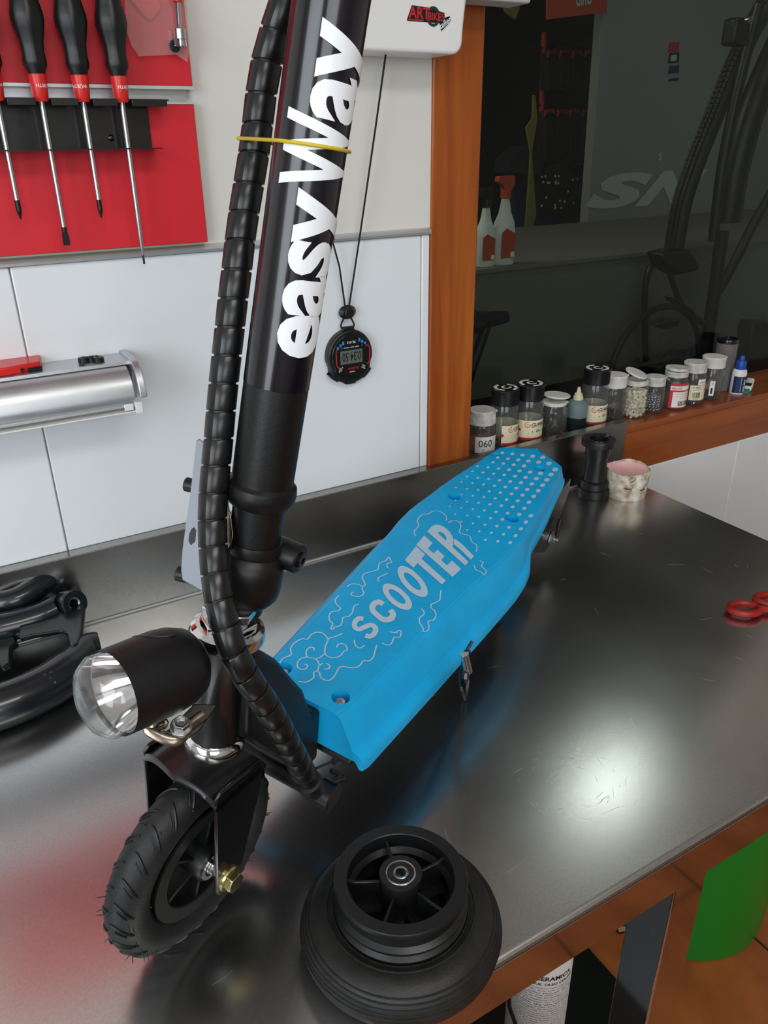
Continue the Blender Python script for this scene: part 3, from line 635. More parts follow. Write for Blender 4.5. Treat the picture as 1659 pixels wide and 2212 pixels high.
# cloud outlines
L1 = lambda pts: [(560+x/5.53, 1180+y/5.53) for x, y in pts]
L2 = lambda pts: [(700+x/4.366, 1080+y/4.366) for x, y in pts]
CL = [L1([(245, 1400), (290, 1340), (380, 1300), (375, 1230), (420, 1160), (510, 1110), (575, 1115), (620, 1060), (690, 1030), (760, 1045), (810, 1095), (815, 1140), (790, 1200), (785, 1285), (830, 1325), (900, 1335), (970, 1310), (1005, 1265)]),
 L1([(1000, 1260), (1045, 1245), (1045, 1205), (1000, 1170), (945, 1175), (925, 1215)]), L1([(820, 1140), (835, 1105), (900, 1085), (1000, 1045)]),
 L1([(655, 1250), (650, 1215), (600, 1215), (560, 1260), (570, 1320), (640, 1345), (720, 1335), (785, 1285)]),
 L1([(575, 1325), (500, 1345), (455, 1400), (460, 1450), (510, 1475), (565, 1460), (575, 1425), (540, 1410)]), L1([(600, 1335), (670, 1350), (710, 1400), (710, 1450), (690, 1495), (650, 1510), (650, 1570), (600, 1610), (540, 1628), (470, 1618)]),
 L1([(700, 1440), (760, 1400)]), L1([(800, 1400), (840, 1430), (830, 1465), (775, 1470)]), L1([(690, 1495), (720, 1520), (735, 1570), (790, 1605), (850, 1600), (900, 1550), (950, 1460), (1000, 1440), (1080, 1455), (1160, 1450), (1210, 1420), (1240, 1375), (1320, 1370), (1365, 1320), (1385, 1240), (1405, 1185)]),
 L1([(1135, 1120), (1145, 1180), (1200, 1220), (1260, 1185)]), L1([(950, 590), (905, 650), (930, 705), (970, 745), (940, 775), (870, 785), (835, 830), (840, 890), (880, 930), (855, 985), (885, 995), (900, 970), (965, 955), (990, 910), (1000, 855), (1070, 840), (1115, 790), (1130, 725), (1190, 690)]),
 L1([(1045, 490), (1100, 455), (1180, 460), (1235, 485), (1265, 460), (1250, 420), (1230, 375), (1260, 330), (1340, 305), (1415, 280), (1435, 210), (1510, 175), (1550, 130), (1565, 165), (1585, 190), (1530, 215), (1530, 250), (1550, 268)]),
 L1([(1230, 485), (1230, 520), (1250, 560), (1210, 600), (1140, 600), (1095, 580), (1110, 555), (1140, 550)]), L1([(1535, 325), (1470, 355), (1430, 375), (1415, 405), (1435, 425)]),
 L2([(865, 345), (850, 300), (890, 245), (880, 190), (930, 140), (980, 135), (1040, 105), (1110, 120), (1155, 165), (1150, 200)]), L2([(1170, 220), (1210, 200), (1265, 205), (1290, 250), (1275, 300), (1310, 325), (1370, 340), (1395, 400), (1440, 430), (1435, 490)]),
 L2([(1465, 575), (1500, 590), (1485, 630), (1530, 670), (1505, 710), (1480, 680), (1430, 660), (1415, 615)]), L2([(1105, 850), (1095, 900), (1090, 945), (1050, 970), (1010, 990), (1010, 1020), (1040, 1045), (1055, 1090), (1030, 1135), (980, 1150), (990, 1200), (975, 1235), (930, 1245), (935, 1215), (900, 1160), (905, 1110), (945, 1075), (920, 1025)]),
 L2([(615, 1245), (680, 1255), (690, 1240), (725, 1240), (715, 1295), (660, 1300), (640, 1350), (600, 1372), (545, 1352)])]
for pl in CL:
    b = B(); P = catmull([V((*DPx(x, y), 0)) for x, y in pl], 4); ribbon(b, [(p.x, p.y) for p in P], .0013, fd, end=.8); obj('cloud_outline', b, 'pale_print', deck, smooth=False)

# ---- frame under and in front of the board
def dprism(pts, l0, l1, name, m='black_paint', bev=.002, par=None):
    b = B(); slab(b, [dp(a, l0, u) for a, u in pts], DLt*(l1-l0)); return obj(name, b, m, par or sco, bevel=bev)
dprism([(-.112, .128), (-.102, .122), (-.080, .096), (-.058, .060), (-.045, .040), (-.030, .0), (-.0165, -.004), (-.0165, -.062), (-.040, -.064), (-.069, -.018), (-.118, .052)], -.022, .022, 'down_tube', 'black_matte', .004)
dprism([(-.0125, -.060), (-.006, -.052), (.30, -.050), (.42, -.034), (.44, -.034), (.43, -.058), (.30, -.072), (.01, -.074)], -.052, .052, 'battery_tray', 'black_matte', .003)
for l0 in (-.057, .054):
    dprism([(.40, -.030), (.572, -.026), (.580, -.050), (.550, -.108), (.535, -.122), (.515, -.122), (.47, -.098), (.40, -.058)], l0, l0+.003, 'rear_fork_plate', 'black_paint', .001)
Mr = frame_z(dp(.527, .0575, -.102), DLt, DU)
b = B(); cyl(b, .0095, 0, .0015, Mr, 24); cyl(b, .0085, .0015, .0025, Mr, 24); prism(b, hexagon(.0062), .0025, .0075, Mr); cyl(b, .0034, -.118, .012, Mr, 14); obj('rear_axle_bolt', b, 'steel', sco, bevel=.0004)
b = B(); tube(b, [dp(.527, .066, -.100), dp(.532, .064, -.082), dp(.536, .063, -.074)], .0028, 10); obj('valve_stub', b, 'dark_steel', sco)
dprism([(.36, -.055), (.385, -.050), (.40, -.100), (.385, -.130), (.37, -.128)], .030, .050, 'stand_bracket', 'black_matte', .002)
Mk = frame_z(dp(-.043, -.050, -.066), DLt, DU)
b = B(); cyl(b, .0090, 0, .096, Mk, 24); obj('cross_bar', b, 'black_matte', sco)
b = B(); cyl(b, .0118, .090, .106, Mk, 28, ch=.0012); obj('bar_end_cap', b, 'black_plastic', sco)
b = B(); tube(b, catmull([atd(715, 1665, .635), atd(735, 1672, .64), atd(722, 1688, .635), atd(745, 1680, .64)], 5), .0022, 8); tube(b, [atd(682, 1660, .60), atd(724, 1642, .62)], .0010, 6); box(b, (-.003, -.002, -.002), (.003, .002, .002), frame(atd(724, 1642, .62), WA, WL, WU)); obj('zip_tie', b, 'black_plastic', sco)

# ---- spiral-wrapped cable hose
HP = [(640, -70, .432), (622, -10, .436), (600, 55, .442), (580, 120, .448), (568, 180, .452), (560, 235, .456), (553, 300, .459), (543, 365, .461), (532, 430, .464), (521, 500, .466), (513, 570, .467), (504, 640, .470), (495, 720, .473), (486, 800, .476), (478, 880, .479), (472, 950, .482), (466, 1010, .484),
      (460, 1080, .486), (459, 1150, .487), (463, 1220, .486), (472, 1290, .484), (486, 1350, .484), (505, 1410, .487), (535, 1465, .496), (573, 1520, .512), (603, 1570, .530), (630, 1620, .553), (655, 1665, .580), (668, 1690, .596)]
HC = catmull([atd(*p) for p in HP], 10)
b = B(); tube(b, HC, .0076, 14); hose = obj('cable_bundle', b, 'black_matte', sco)
# resample by length
ln = [0]
for p, q in zip(HC[:-1], HC[1:]): ln.append(ln[-1]+(q-p).length)
FR = frames_along(HC)
def hat(s):
    s = max(0, min(ln[-1]-1e-6, s))
    for i in range(len(ln)-1):
        if ln[i+1] >= s: break
    t = (s-ln[i])/(ln[i+1]-ln[i]); p = HC[i].lerp(HC[i+1], t); return p, FR[i][1].lerp(FR[i+1][1], t).normalized(), FR[i][2].lerp(FR[i+1][2], t).normalized()
pitch = .0168; RH = .0088; nseg = 26; turns = int((ln[-1]-.004)/pitch)
for k in range(turns):               # one band of the wrap per turn
    b = B(); rows = []
    gap = .0010 if k > 16 else .0014
    for i in range(nseg+1):
        a = 2*PI*i/nseg; s0 = k*pitch + .0011*math.sin(a+.8); row = []
        s1 = s0+pitch-gap-(.16*pitch if 0 else 0)
        for s_i, r_i in ((s0, RH-.0009), (s0, RH), (s0+.0006, RH+.0003), (s1-.0006, RH+.0003), (s1, RH), (s1, RH-.0009)):
            p, x, y = hat(s_i); row.append(b.verts.new(p+x*math.cos(a)*r_i+y*math.sin(a)*r_i))
        rows.append(row)
    for A, Bq in zip(rows[:-1], rows[1:]):
        for j in range(6): b.faces.new((A[j], A[(j+1) % 6], Bq[(j+1) % 6], Bq[j]))
    obj('spiral_wrap', b, 'spiral_plastic', sco, angle=50)
p, x, y = hat(ln[-1]); tt = (HC[-1]-HC[-3]).normalized()
b = B(); lathe(b, [(.006, -.004), (.0098, -.003), (.0102, 0), (.0102, .011), (.0085, .015), (.004, .017), (0, .017)], frame_z(p, tt), 28); obj('hose_sleeve', b, 'black_plastic', sco)

# ---- dangling motor lead under the board
b = B(); tube(b, catmull([atd(1020, 1385, .70), atd(1006, 1410, .70), atd(998, 1440, .705), atd(994, 1470, .71), atd(1000, 1500, .715), atz(1004, 1511, .003)], 6), .0016, 8); ld = obj('loose_lead', b, 'black_plastic', sco)
b = B(); tube(b, catmull([atd(1010, 1405, .698), atd(1007, 1440, .70), atd(1006, 1475, .708), atz(1003, 1508, .004)], 6), .0030, 10); obj('lead_sleeve', b, 'black_gloss', sco)
a_, c_2 = atd(1003, 1413, .690), atd(1012, 1452, .698)
b = B(); tube(b, [a_.lerp(c_2, k/14) for k in range(15)], [.0036, .0038]*7+[.0036], 14); obj('crimp_ferrule', b, 'steel', ld)

# ================================================================== yellow rubber band round tube and hose
ub = (atd(640, 312, .42)-T0).dot(tdir); pc, _, _ = None, None, None
best = min(FR, key=lambda f_: abs((f_[0]-T0).dot(tdir)-(ub+.004)))
h2 = MT.inverted() @ best[0]; pts = []
for (cx, cy, r_) in ((0, 0, RT+.0016), (h2.x, h2.y, RH+.0016)):
    for k in range(48): pts.append((cx+r_*math.cos(2*PI*k/48), cy+r_*math.sin(2*PI*k/48)))
pts.sort()
def half(ps):
    h = []
    for p in ps:
        while len(h) > 1 and (h[-1][0]-h[-2][0])*(p[1]-h[-2][1])-(h[-1][1]-h[-2][1])*(p[0]-h[-2][0]) <= 0: h.pop()
        h.append(p)
    return h
hull = half(pts)[:-1]+half(pts[::-1])[:-1]
zb = ub-.001
b = B(); P = [MT @ V((x, y, ub+.0007+.06*x)) for x, y in hull]; tube(b, P, .0010, 8, close=True)
o = obj('rubber_band', b, 'yellow_rubber', None, 'thin yellow rubber band stretched round the scooter tube and hose', 'rubber band')

# ================================================================== loose wheel lying on the bench
LN = V((.0169, .0212, 1)).normalized(); lwo = V((-.4206, -.6059, 0))
lw = thing('scooter_wheel', 'dirty black spoked scooter wheel lying flat at the front edge of the workbench', 'wheel', lwo)
MLW = frame_z(lwo+V((0, 0, .0225)), LN, (.3, 1, 0))
b = B(); prof = []
for i in range(40):                              # rounded tyre with moulded ribs on the shoulder
    a = 2*PI*i/40; r_ = .0562+.0196*math.cos(a); z = .0214*math.sin(a)
    prof.append((r_, z))
lathe(b, prof, MLW, 120, closed=True); ty = obj('tire', b, 'old_rubber', lw, angle=70)
for a in (.10, .27, .44, .62, .80, 1.62, 1.86):
    b = B(); r_ = .0562+.0196*math.cos(a); z = .0214*math.sin(a); tube(b, [MLW @ V((r_*math.cos(2*PI*k/96), r_*math.sin(2*PI*k/96), z)) for k in range(96)], .0008, 6, close=True); obj('tire_rib', b, 'old_rubber', ty)
b = B()
for k in range(150):
    a = 2*PI*k/150; M2 = MLW @ Matrix.Rotation(a, 4, 'Z'); tube(b, [M2 @ V((.0500, 0, .0208)), M2 @ V((.0522, 0, .0212))], .0003, 4)
obj('bead_scuffs', b, 'old_rubber', ty, kind='stuff')
b = B(); lathe(b, [(.0470, -.020), (.0470, .0205), (.0492, .0215), (.0498, .0235), (.0482, .0250), (.0470, .0262), (.0476, .0290), (.0494, .0300), (.0496, .0318), (.0480, .0330), (.0462, .0345), (.0462, .0385), (.0476, .0410), (.0488, .0430), (.0493, .0455), (.0493, .0486), (.0487, .0496), (.0400, .0496), (.0394, .0490), (.0392, .0440), (.0396, .030), (.0400, .0), (.0400, -.020)], MLW, 100, closed=True)
rm = obj('wheel_rim', b, 'black_plastic', lw, angle=40)
b = B(); lathe(b, [(.0360, .0330), (.0406, .0380), (.0408, .0360), (.0366, .0300)], MLW, 80, closed=True); obj('rim_lip', b, 'black_plastic', rm, angle=50)
b = B(); lathe(b, [(.0110, -.018), (.0140, -.018), (.0152, .046), (.0162, .0515), (.0156, .0532), (.0116, .0532), (.0115, .0512), (.0110, .0512)], MLW, 44, closed=True); obj('wheel_hub', b, 'black_plastic', lw)
Mh = MLW @ T(0, 0, .0516)
b = B(); lathe(b, [(.0100, 0), (.0114, 0), (.0114, .0014), (.0110, .0018), (.0100, .0016)], Mh, 44, closed=True); be = obj('bearing', b, 'steel', lw)
b = B(); lathe(b, [(.0058, 0), (.0101, 0), (.0101, .0012), (.0058, .0012)], Mh, 44, closed=True); obj('bearing_seal', b, 'black_plastic', be)
b = B(); lathe(b, [(.0040, -.006), (.0058, -.006), (.0058, .0016), (.0052, .0020), (.0040, .0016)], Mh, 36, closed=True); obj('inner_race', b, 'steel', be)
b = B(); cyl(b, .0039, -.014, -.006, Mh, 20); obj('bearing_bore', b, 'black_matte', be)
for k in range(5):
    a0 = 2*PI/5*k+.03; M2 = MLW @ Matrix.Rotation(a0, 4, 'Z')
    b = B(); prism(b, [(.0140, .010), (.0404, .010), (.0412, .0445), (.034, .0425), (.0155, .0440)], -.0012, .0012, M2 @ frame((0, 0, 0), (1, 0, 0), (0, 0, 1), (0, -1, 0))); obj('spoke', b, 'black_plastic', lw, bevel=.0004, seg=1)
    up_ = MLW.to_3x3() @ V((0, 0, .003))
    b = B(); slab(b, [MLW @ V((r_*math.cos(a0+t), r_*math.sin(a0+t), .018)) for r_, t in ((.0140, -.55), (.0405, -.26), (.0405, .26), (.0140, .55))], up_); obj('web', b, 'black_plastic', rm)
    b = B(); slab(b, [MLW @ V((r_*math.cos(a0+t), r_*math.sin(a0+t), .018)) for r_, t in [(.0405, .24+.78*q/6) for q in range(7)]+[(.0340, 1.02-.78*q/6) for q in range(7)]], up_); obj('web', b, 'black_plastic', rm)

# ================================================================== red tool board with screwdrivers
BY = -.014
tb = thing('tool_board', 'red lacquered tool board screwed to the white wall above the trim', 'tool board', (-.6, -.001, .456))
def board(x0, x1, z0, z1, n):
    b = B(); box(b, (x0, BY+.0008, z0), (x1, -.001, z1)); o = obj(n, b, 'mdf', tb, bevel=.0006)
    b = B(); box(b, (x0+.0005, BY, z0+.0005), (x1-.0008, BY+.0008, z1-.0005)); obj('red_face', b, 'red_board', o, bevel=.0003)
board(-.80, -.3205, .4560, .5995, 'lower_panel'); board(-.80, -.3195, .6165, .95, 'upper_panel')
b = B(); box(b, (-.80, -.006, .597), (-.3255, -.0012, .619)); obj('hanging_rail', b, 'alu', tb)
b = B(); box(b, (-.80, BY-.0012, .6135), (-.3190, -.0015, .6166)); box(b, (-.80, BY-.0012, .5994), (-.3195, -.0015, .6012)); obj('rail_lip', b, 'alu_trim', tb)
rk = thing('screwdriver_rack', 'black sheet-metal screwdriver rack fixed across the red tool board', 'rack', (-.55, BY, .555))
b = B(); box(b, (-.80, BY-.0016, .5560), (-.3725, BY-.0001, .6010)); obj('back_plate', b, 'black_paint', rk, bevel=.0004)
SDX = [-.5212, -.4812, -.4418, -.4036]
SY = -.036
def ledge(z, y0, y1, x1, slots, nm, th=.0014):
    b = B(); xs = [-.80]; sl_ = sorted(slots); e = .0052 if slots and nm == 'top_ledge' else .0034
    pts = [(-.80, y0)]
    for sx_ in sl_: pts += [(sx_-e, y0), (sx_-e, SY-.001), (sx_-e*.4, SY+e*.9), (sx_+e*.4, SY+e*.9), (sx_+e, SY-.001), (sx_+e, y0)]
    pts += [(x1, y0), (x1, y1), (-.80, y1)]
    prism(b, pts, z, z+th); return obj(nm, b, 'black_paint', rk, angle=20)
ledge(.5560, -.050, BY-.0001, -.3725+.002, [], 'bottom_ledge', .0012)
b = B()
allx = [-.80+.04*k for k in range(7)]; allx = [x for x in (-.7612, -.7212, -.6812, -.6412, -.6012, -.5612)]+SDX
edges = [-.80]+[v for x in allx for v in (x-.0060, x+.0060)]+[-.3590]
b = B(); prism(b, [(-.80, -.046), *[p for x in allx for p in ((x-.0075, -.046), (x-.006, SY), (x, SY+.0075), (x+.006, SY), (x+.0075, -.046))], (-.3590, -.046), (-.3570, -.044), (-.3570, BY-.0001), (-.80, BY-.0001)], .6008, .6024); obj('top_ledge', b, 'black_paint', rk, angle=20)
for x0, x1 in zip(edges[::2], edges[1::2]):
    b = B(); box(b, (x0+.001, -.0475, .5955), (x1-.001, -.0460, .6024)); obj('lip_tab', b, 'black_paint', rk, bevel=.0006, seg=1)
q = aty(240, 298, BY-.0016); b = B(); lathe(b, [(0, .0022), (.0020, .0018), (.0034, .0004), (.0034, 0), (0, 0)], frame_z(q, (0, -1, 0)), 16); obj('rivet', b, 'black_gloss', rk)
def screwdriver(x, tipz, kind, label, tx):
    t = thing('screwdriver', label, 'screwdriver', (x, SY, tipz), 'screwdrivers hanging in the black rack')
    M = frame((x, SY, .5985), (1, 0, 0), (0, -1, 0), (0, 0, 1))
    if True:
        M = frame((x, SY, .6015), (1, 0, 0), (0, 1, 0), (0, 0, 1)); d = 0
    b = B(); lathe(b, [(0, -.002), (.0062, -.002), (.0070, .0005), (.0078, .009), (.0083, .0200), (.0080, .0215), (0, .0215)], M, 28); col_ = obj('collar', b, 'red_plastic', t)
    b = B(); n = 6; rows = []
    for r_, z in ((.0080, .0212), (.0088, .0245), (.0112, .0290), (.0114, .0330), (.0108, .040), (.0115, .048), (.0140, .0580), (.0156, .0660), (.0154, .0720), (.0135, .0800), (.0118, .088), (.0115, .097), (.0135, .110), (.0150, .122), (.0140, .134), (.0080, .139), (.0, .140)):
        fl_ = .10 if .036 < z < .06 else .05
        if r_ == 0: rows.append([b.verts.new(M @ V((0, 0, z)))]); continue
        rows.append([b.verts.new(M @ V(((r_*(1-fl_*(.5+.5*math.cos(n*a))))*math.cos(a), (r_*(1-fl_*(.5+.5*math.cos(n*a))))*math.sin(a), z))) for a in [2*PI*k/36 for k in range(36)]])
    for A, Bq in zip(rows[:-1], rows[1:]):
        for k in range(36):
            if len(Bq) == 1: b.faces.new((A[k], A[(k+1) % 36], Bq[0]))
            else: b.faces.new((A[k], A[(k+1) % 36], Bq[(k+1) % 36], Bq[k]))
    b.faces.new(rows[0][::-1]); obj('handle', b, 'black_plastic', t, angle=60)
    L_ = .6015-tipz; b = B(); tl = .018 if kind != 'long' else .004
    if kind == 'long': lathe(b, [(0, 0), (.0026, 0), (.0027, -(L_-.050)), (.0024, -(L_-.026)), (.0008, -(L_-.008)), (0, -(L_-.008))], M, 18)
    else: cyl(b, .0026, -(L_-tl), 0, M, 18)
    obj('shaft', b, 'steel', t)
    b = B(); zt = -L_
    if kind == 'flat': prism(b, [(-.0026, -(L_-tl)), (-.0026, -(L_-.012)), (-.0034, -(L_-.008)), (-.0034, zt), (.0034, zt), (.0034, -(L_-.008)), (.0026, -(L_-.012)), (.0026, -(L_-tl))], -.0006, .0006, frame((x, SY, .6015), (1, 0, 0), (0, 0, 1), (0, -1, 0))); cyl(b, .0026, -(L_-.013), -(L_-tl), M, 14)
    elif kind == 'long': cyl(b, .0012, -(L_), -(L_-.009), M, 8, r2=.0012)
    else:
        cyl(b, .0026, -(L_-.008), -(L_-tl), M, 14); lathe(b, [(0, -L_), (.0006, -L_), (.0022, -(L_-.006)), (.0026, -(L_-.010)), (0, -(L_-.010))], M, 4)
    obj('tip', b, 'dark_steel', t, angle=30)
    b = B(); rr = .00845
    letters(b, 'WÜRTH', lambda u, v: M @ V((rr*math.sin((-u+tx)/rr), -rr*math.cos((-u+tx)/rr), .013-v)), size=.0042, bold=.01, cuts=6, align='CENTER'); obj('print', b, 'white_vinyl', col_, angle=80)
screwdriver(SDX[0], .4933, 'cross', 'cross-tip screwdriver furthest left in the rack, handle cut by the photo edge', .000)
screwdriver(SDX[1], .4655, 'flat', 'black and red screwdriver with a wide flat blade tip', .004)
screwdriver(SDX[2], .4905, 'cross', 'shortest screwdriver with a dark cross tip, between flat one and longest one', -.003)
screwdriver(SDX[3], .4405, 'long', 'longest screwdriver with a tapered thin tip reaching below the red board', .004)

# plastic bag and small tools at the top right of the board
b = B(); by = -.0205; P = [aty(x, y, by) for x, y in ((268, -60), (395, -60), (403, 30), (408, 112), (404, 135), (380, 118), (300, 122), (284, 100), (270, 60))]
slab(b, P, (0, -.0012, 0)); 
bag = obj('plastic_bag', b, 'bag_film', None, 'clear plastic bag of small parts hanging at the top corner of the red board', 'bag', smooth=False)
b = B(); c0 = aty(322, 8, -.019); rot = Matrix.Rotation(-.75, 3, 'Y'); pl = [(-.012, -.005), (-.012, .03), (.010, .03), (.010, -.005), (.007, -.009), (-.009, -.009)]
slab(b, [c0+rot @ V((x, 0, z-.002)) for x, z in pl], (0, .003, 0)); obj('red_packet', b, 'red_plastic', None, 'small red plastic packet inside the clear bag', 'packet', bevel=.0012)
st = thing('socket_key', 'steel hex driver with notched socket end hanging at the red board corner', 'tool', aty(382, 92, -.030))
q0, q1 = aty(388, 62, -.030), aty(380, -60, -.030); M = frame_z(q0, q1-q0, (1, 0, 0))
b = B(); prism(b, hexagon(.0028), 0, .024, M); obj('hex_shaft', b, 'steel', st, bevel=.0002)
b = B(); cyl(b, .0062, -.010, 0, M, 28, ch=.0006)
for k in range(10): a = 2*PI*k/10; box(b, (.0046, -.0009, -.0155), (.0062, .0009, -.010), M @ Matrix.Rotation(a, 4, 'Z'))
obj('notched_socket', b, 'steel', st, angle=30)
b = B(); cyl(b, .0045, .0235, .032, M, 20, r2=.006); obj('red_grip', b, 'red_plastic', st)
b = B(); q = aty(377, 100, -.020); lathe(b, [(0, .003), (.0045, .0028), (.0062, .001), (.0062, -.0015), (0, -.002)], frame_z(q, (0, -1, 0)), 20); obj('black_button', b, 'black_plastic', None, 'round black cap lying at the bottom of the clear bag', 'cap')

# ================================================================== aluminium roll dispenser on the wall
dis = thing('roll_dispenser', 'brushed aluminium wall dispenser with curved cover below the red tool board', 'dispenser', (-.55, -.001, .285))
x1 = -.4395; Mx = frame((0, 0, 0), (0, 1, 0), (0, 0, 1), (1, 0, 0))
b = B(); prism(b, [(-.0008, .337), (-.0008, .3385), (-.047, .3385), (-.0475, .3350), (-.046, .3350), (-.0455, .3370)], -.95, x1+.006, Mx); obj('top_plate', b, 'alu', dis)
cov = [(-.044, .3345), (-.052, .3335), (-.060, .3300), (-.066, .3240), (-.070, .3160), (-.0725, .3060), (-.0735, .2960)]
b = B(); prism(b, cov+[(y+.0016, z-.0012) for y, z in cov[::-1]], -.95, x1-.004, Mx); obj('curved_cover', b, 'alu', dis, angle=60)
b = B(); prism(b, [(-.0755, .2965), (-.0755, .2935), (-.060, .2890), (-.0595, .2915), (-.072, .2965)], -.95, x1-.002, Mx); obj('cutting_strip', b, 'alu_trim', dis, bevel=.0004)
b = B(); prism(b, [(-.0758, .2885), (-.0758, .2870), (-.060, .2830), (-.059, .2870), (-.060, .2890)], -.95, x1-.004, Mx); obj('lower_strip', b, 'white_plastic', dis, bevel=.0004)
b = B(); box(b, (x1-.018, -.0768, .2900), (x1-.008, -.0750, .2975)); box(b, (x1-.006, -.0775, .2850), (x1+.002, -.070, .2980)); obj('strip_catch', b, 'white_plastic', dis, bevel=.0006)
b = B(); arm = [(-.0008, .3380), (-.040, .3385), (-.052, .3360), (-.062, .3280), (-.072, .3020), (-.0775, .2990), (-.0775, .3070), (-.069, .3330), (-.056, .3430), (-.040, .3450), (-.0008, .3440)]
arm = [(-.0008, .2900), (-.030, .2900), (-.055, .3300), (-.064, .3230), (-.072, .3030), (-.0795, .3030), (-.0790, .3110), (-.0705, .3320), (-.060, .3400), (-.048, .3420), (-.0008, .3415)]
prism(b, arm, x1+.0005, x1+.0085, Mx); obj('end_arm', b, 'alu', dis, bevel=.001)
b = B(); prism(b, [(-.001, .3330), (-.044, .3330), (-.060, .3280), (-.068, .3150), (-.0715, .2965), (-.058, .2850), (-.001, .2850)], x1-.012, x1-.0062, Mx); obj('end_cap', b, 'white_plastic', dis)
b = B(); cyl(b, .0032, 0, .0004, frame_z(aty(190, 795, 0)*0+V((-.4885, -.0395, .3386)), (0, 0, 1)), 16); obj('screw_hole', b, 'black_matte', dis)
def onTop(x, y): return atz(x, y, .3387)
rt = thing('red_clamp_tool', 'red plastic hose clamp tool lying on the dispenser top', 'tool', onTop(40, 790))
b = B(); P = [onTop(x, y) for x, y in ((-60, 792), (-5, 778), (8, 772), (16, 777), (70, 772), (84, 775), (91, 786), (90, 798), (62, 803), (18, 812), (-60, 822))]; slab(b, P, (0, 0, .009)); obj('tool_body', b, 'red_plastic', rt, bevel=.0015)
b = B(); P = [onTop(x, y)+V((0, 0, .0002)) for x, y in ((62, 802), (92, 797), (92, 800), (62, 805))]; slab(b, P, (0, 0, .004)); q = onTop(50, 806); cyl(b, .0022, 0, .0006, frame_z(q+V((0, -.0005, .0035)), (0, -1, 0)), 12); obj('jaw_slot', b, 'black_matte', rt)
b = B()
for k in range(6): q = onTop(8+k*11, 781-k*1.5)+V((0, .0, .0091)); letters(b, 'T', lambda u, v: q+V((u, v, 0)), size=.005)
obj('embossed_marks', b, 'scissor_red', rt, kind='stuff')
ck = thing('brake_cleat', 'small black plastic cleat with holes on the dispenser top', 'part', onTop(198, 785))
M = frame(onTop(196, 782), (.95, -.15, 0), (.15, .95, 0), (0, 0, 1))
b = B()
for cx, cy, r_ in ((-.007, .002, .0062), (.001, .0035, .0050), (.0085, -.002, .0062)):
    lathe(b, [(.0018, 0), (r_, 0), (r_, .0048), (r_-.0006, .0055), (.0020, .0055), (.0018, .0050)], M @ T(cx, cy, 0), 18, closed=True)
obj('cleat_body', b, 'black_plastic', ck)
b = B()
for k in range(16): a = rnd.uniform(0, 2*PI); cyl(b, .0009, .0052, .0062, M @ T(-.007+.018*rnd.random(), -.002+.006*rnd.random(), 0), 6)
obj('cleat_pin', b, 'black_matte', ck, kind='stuff')

# ================================================================== stopwatch on its lanyard
sw0 = aty(757, 768, -.013)
sw = thing('stopwatch', 'black digital stopwatch hanging upside down on a cord against white tiles', 'stopwatch', V((sw0.x, -.004, sw0.z)))
MS_ = frame(V((sw0.x, -.0165, sw0.z)), (1, 0, 0), (0, 0, 1), (0, -1, 0))   # x right, y up, z to the viewer
def body(sc):
    pts = []
    for k in range(72):
        a = 2*PI*k/72; r_ = .0345
        dx, dz = math.cos(a), math.sin(a)
        if dz < -.25: r_ = .0345+.0035*min(1, (-dz-.25)*2.4)
        for aa in (-.42, PI+.42):
            d_ = abs((a-aa+PI) % (2*PI)-PI)
            if d_ < .22: r_ -= .0022*(1-d_/.22)
        pts.append((r_*dx*sc, r_*dz*sc*1.02))
    return pts
b = B(); prism(b, body(1), -.0155, -.002, MS_); case = obj('case', b, 'black_plastic', sw, bevel=.003, seg=3)
b = B(); prism(b, [(x, y) for x, y in body(.86)], -.0021, .0000, MS_); obj('face_plate', b, 'screen_black', case, bevel=.0006)
fm = onframe(MS_, .0004); up = lambda u, v: fm(-u, -v)          # printing stands upside down
b = B(); rect(b, -.0175, -.0100, .0165, .0085, fm); scr = obj('display', b, 'lcd', case, smooth=False)
b = B(); letters(b, '0:34 50', lambda u, v: MS_ @ V((-u, -v, .0006)), bold=.008, box_to=(-.0145, -.0055, .0145, .0065)); obj('display_digits', b, 'ink', scr, smooth=False)
b = B()
for sg, pts in ((1, [(.0215, .0125), (.0265, .0115), (.0280, .0085), (.0275, -.0095), (.0255, -.0125), (.0225, -.0135)]), (-1, [(-.0185, .0120), (-.0225, .0110), (-.0238, .008), (-.0232, -.010), (-.0215, -.0130), (-.0180, -.0145)])):
    ribbon(b, pts, .0014, fm)
letters(b, 'Anytime', lambda u, v: up(u-.0025, v+.0155), size=.0052, align='CENTER', shear=.3); obj('red_print', b, 'ink_red', case, smooth=False)
b = B()
for k in range(3):
    rect(b, .0110+.0042*k, .0185-.0022*k, .0140+.0042*k, .0232-.0030*k, fm); rect(b, -.0140-.0042*k, .0165-.0022*k, -.0110-.0042*k, .0212-.0030*k, fm)
rect(b, .0155, .0125, .0170, .0138, fm); rect(b, -.0155, .0115, -.0140, .0128, fm); obj('blue_print', b, 'blue_ink', case, smooth=False)
b = B(); letters(b, 'XL-013', lambda u, v: up(u, v-.0205), size=.0045, bold=.01, align='CENTER'); letters(b, 'TIMER  STOP  WATCH', lambda u, v: up(u, v-.0132), size=.0024, align='CENTER'); letters(b, 'MODE', lambda u, v: up(u, v+.0205), size=.0028, align='CENTER')
ca, sa = math.cos(.55), math.sin(.55)
letters(b, 'START', lambda u, v: up(u*ca-v*sa+.018, u*sa+v*ca+.0165-.002), size=.0026, align='CENTER'); letters(b, 'STOP', lambda u, v: up(u*ca-v*sa+.0185, u*sa+v*ca+.0155+.002), size=.0026, align='CENTER')
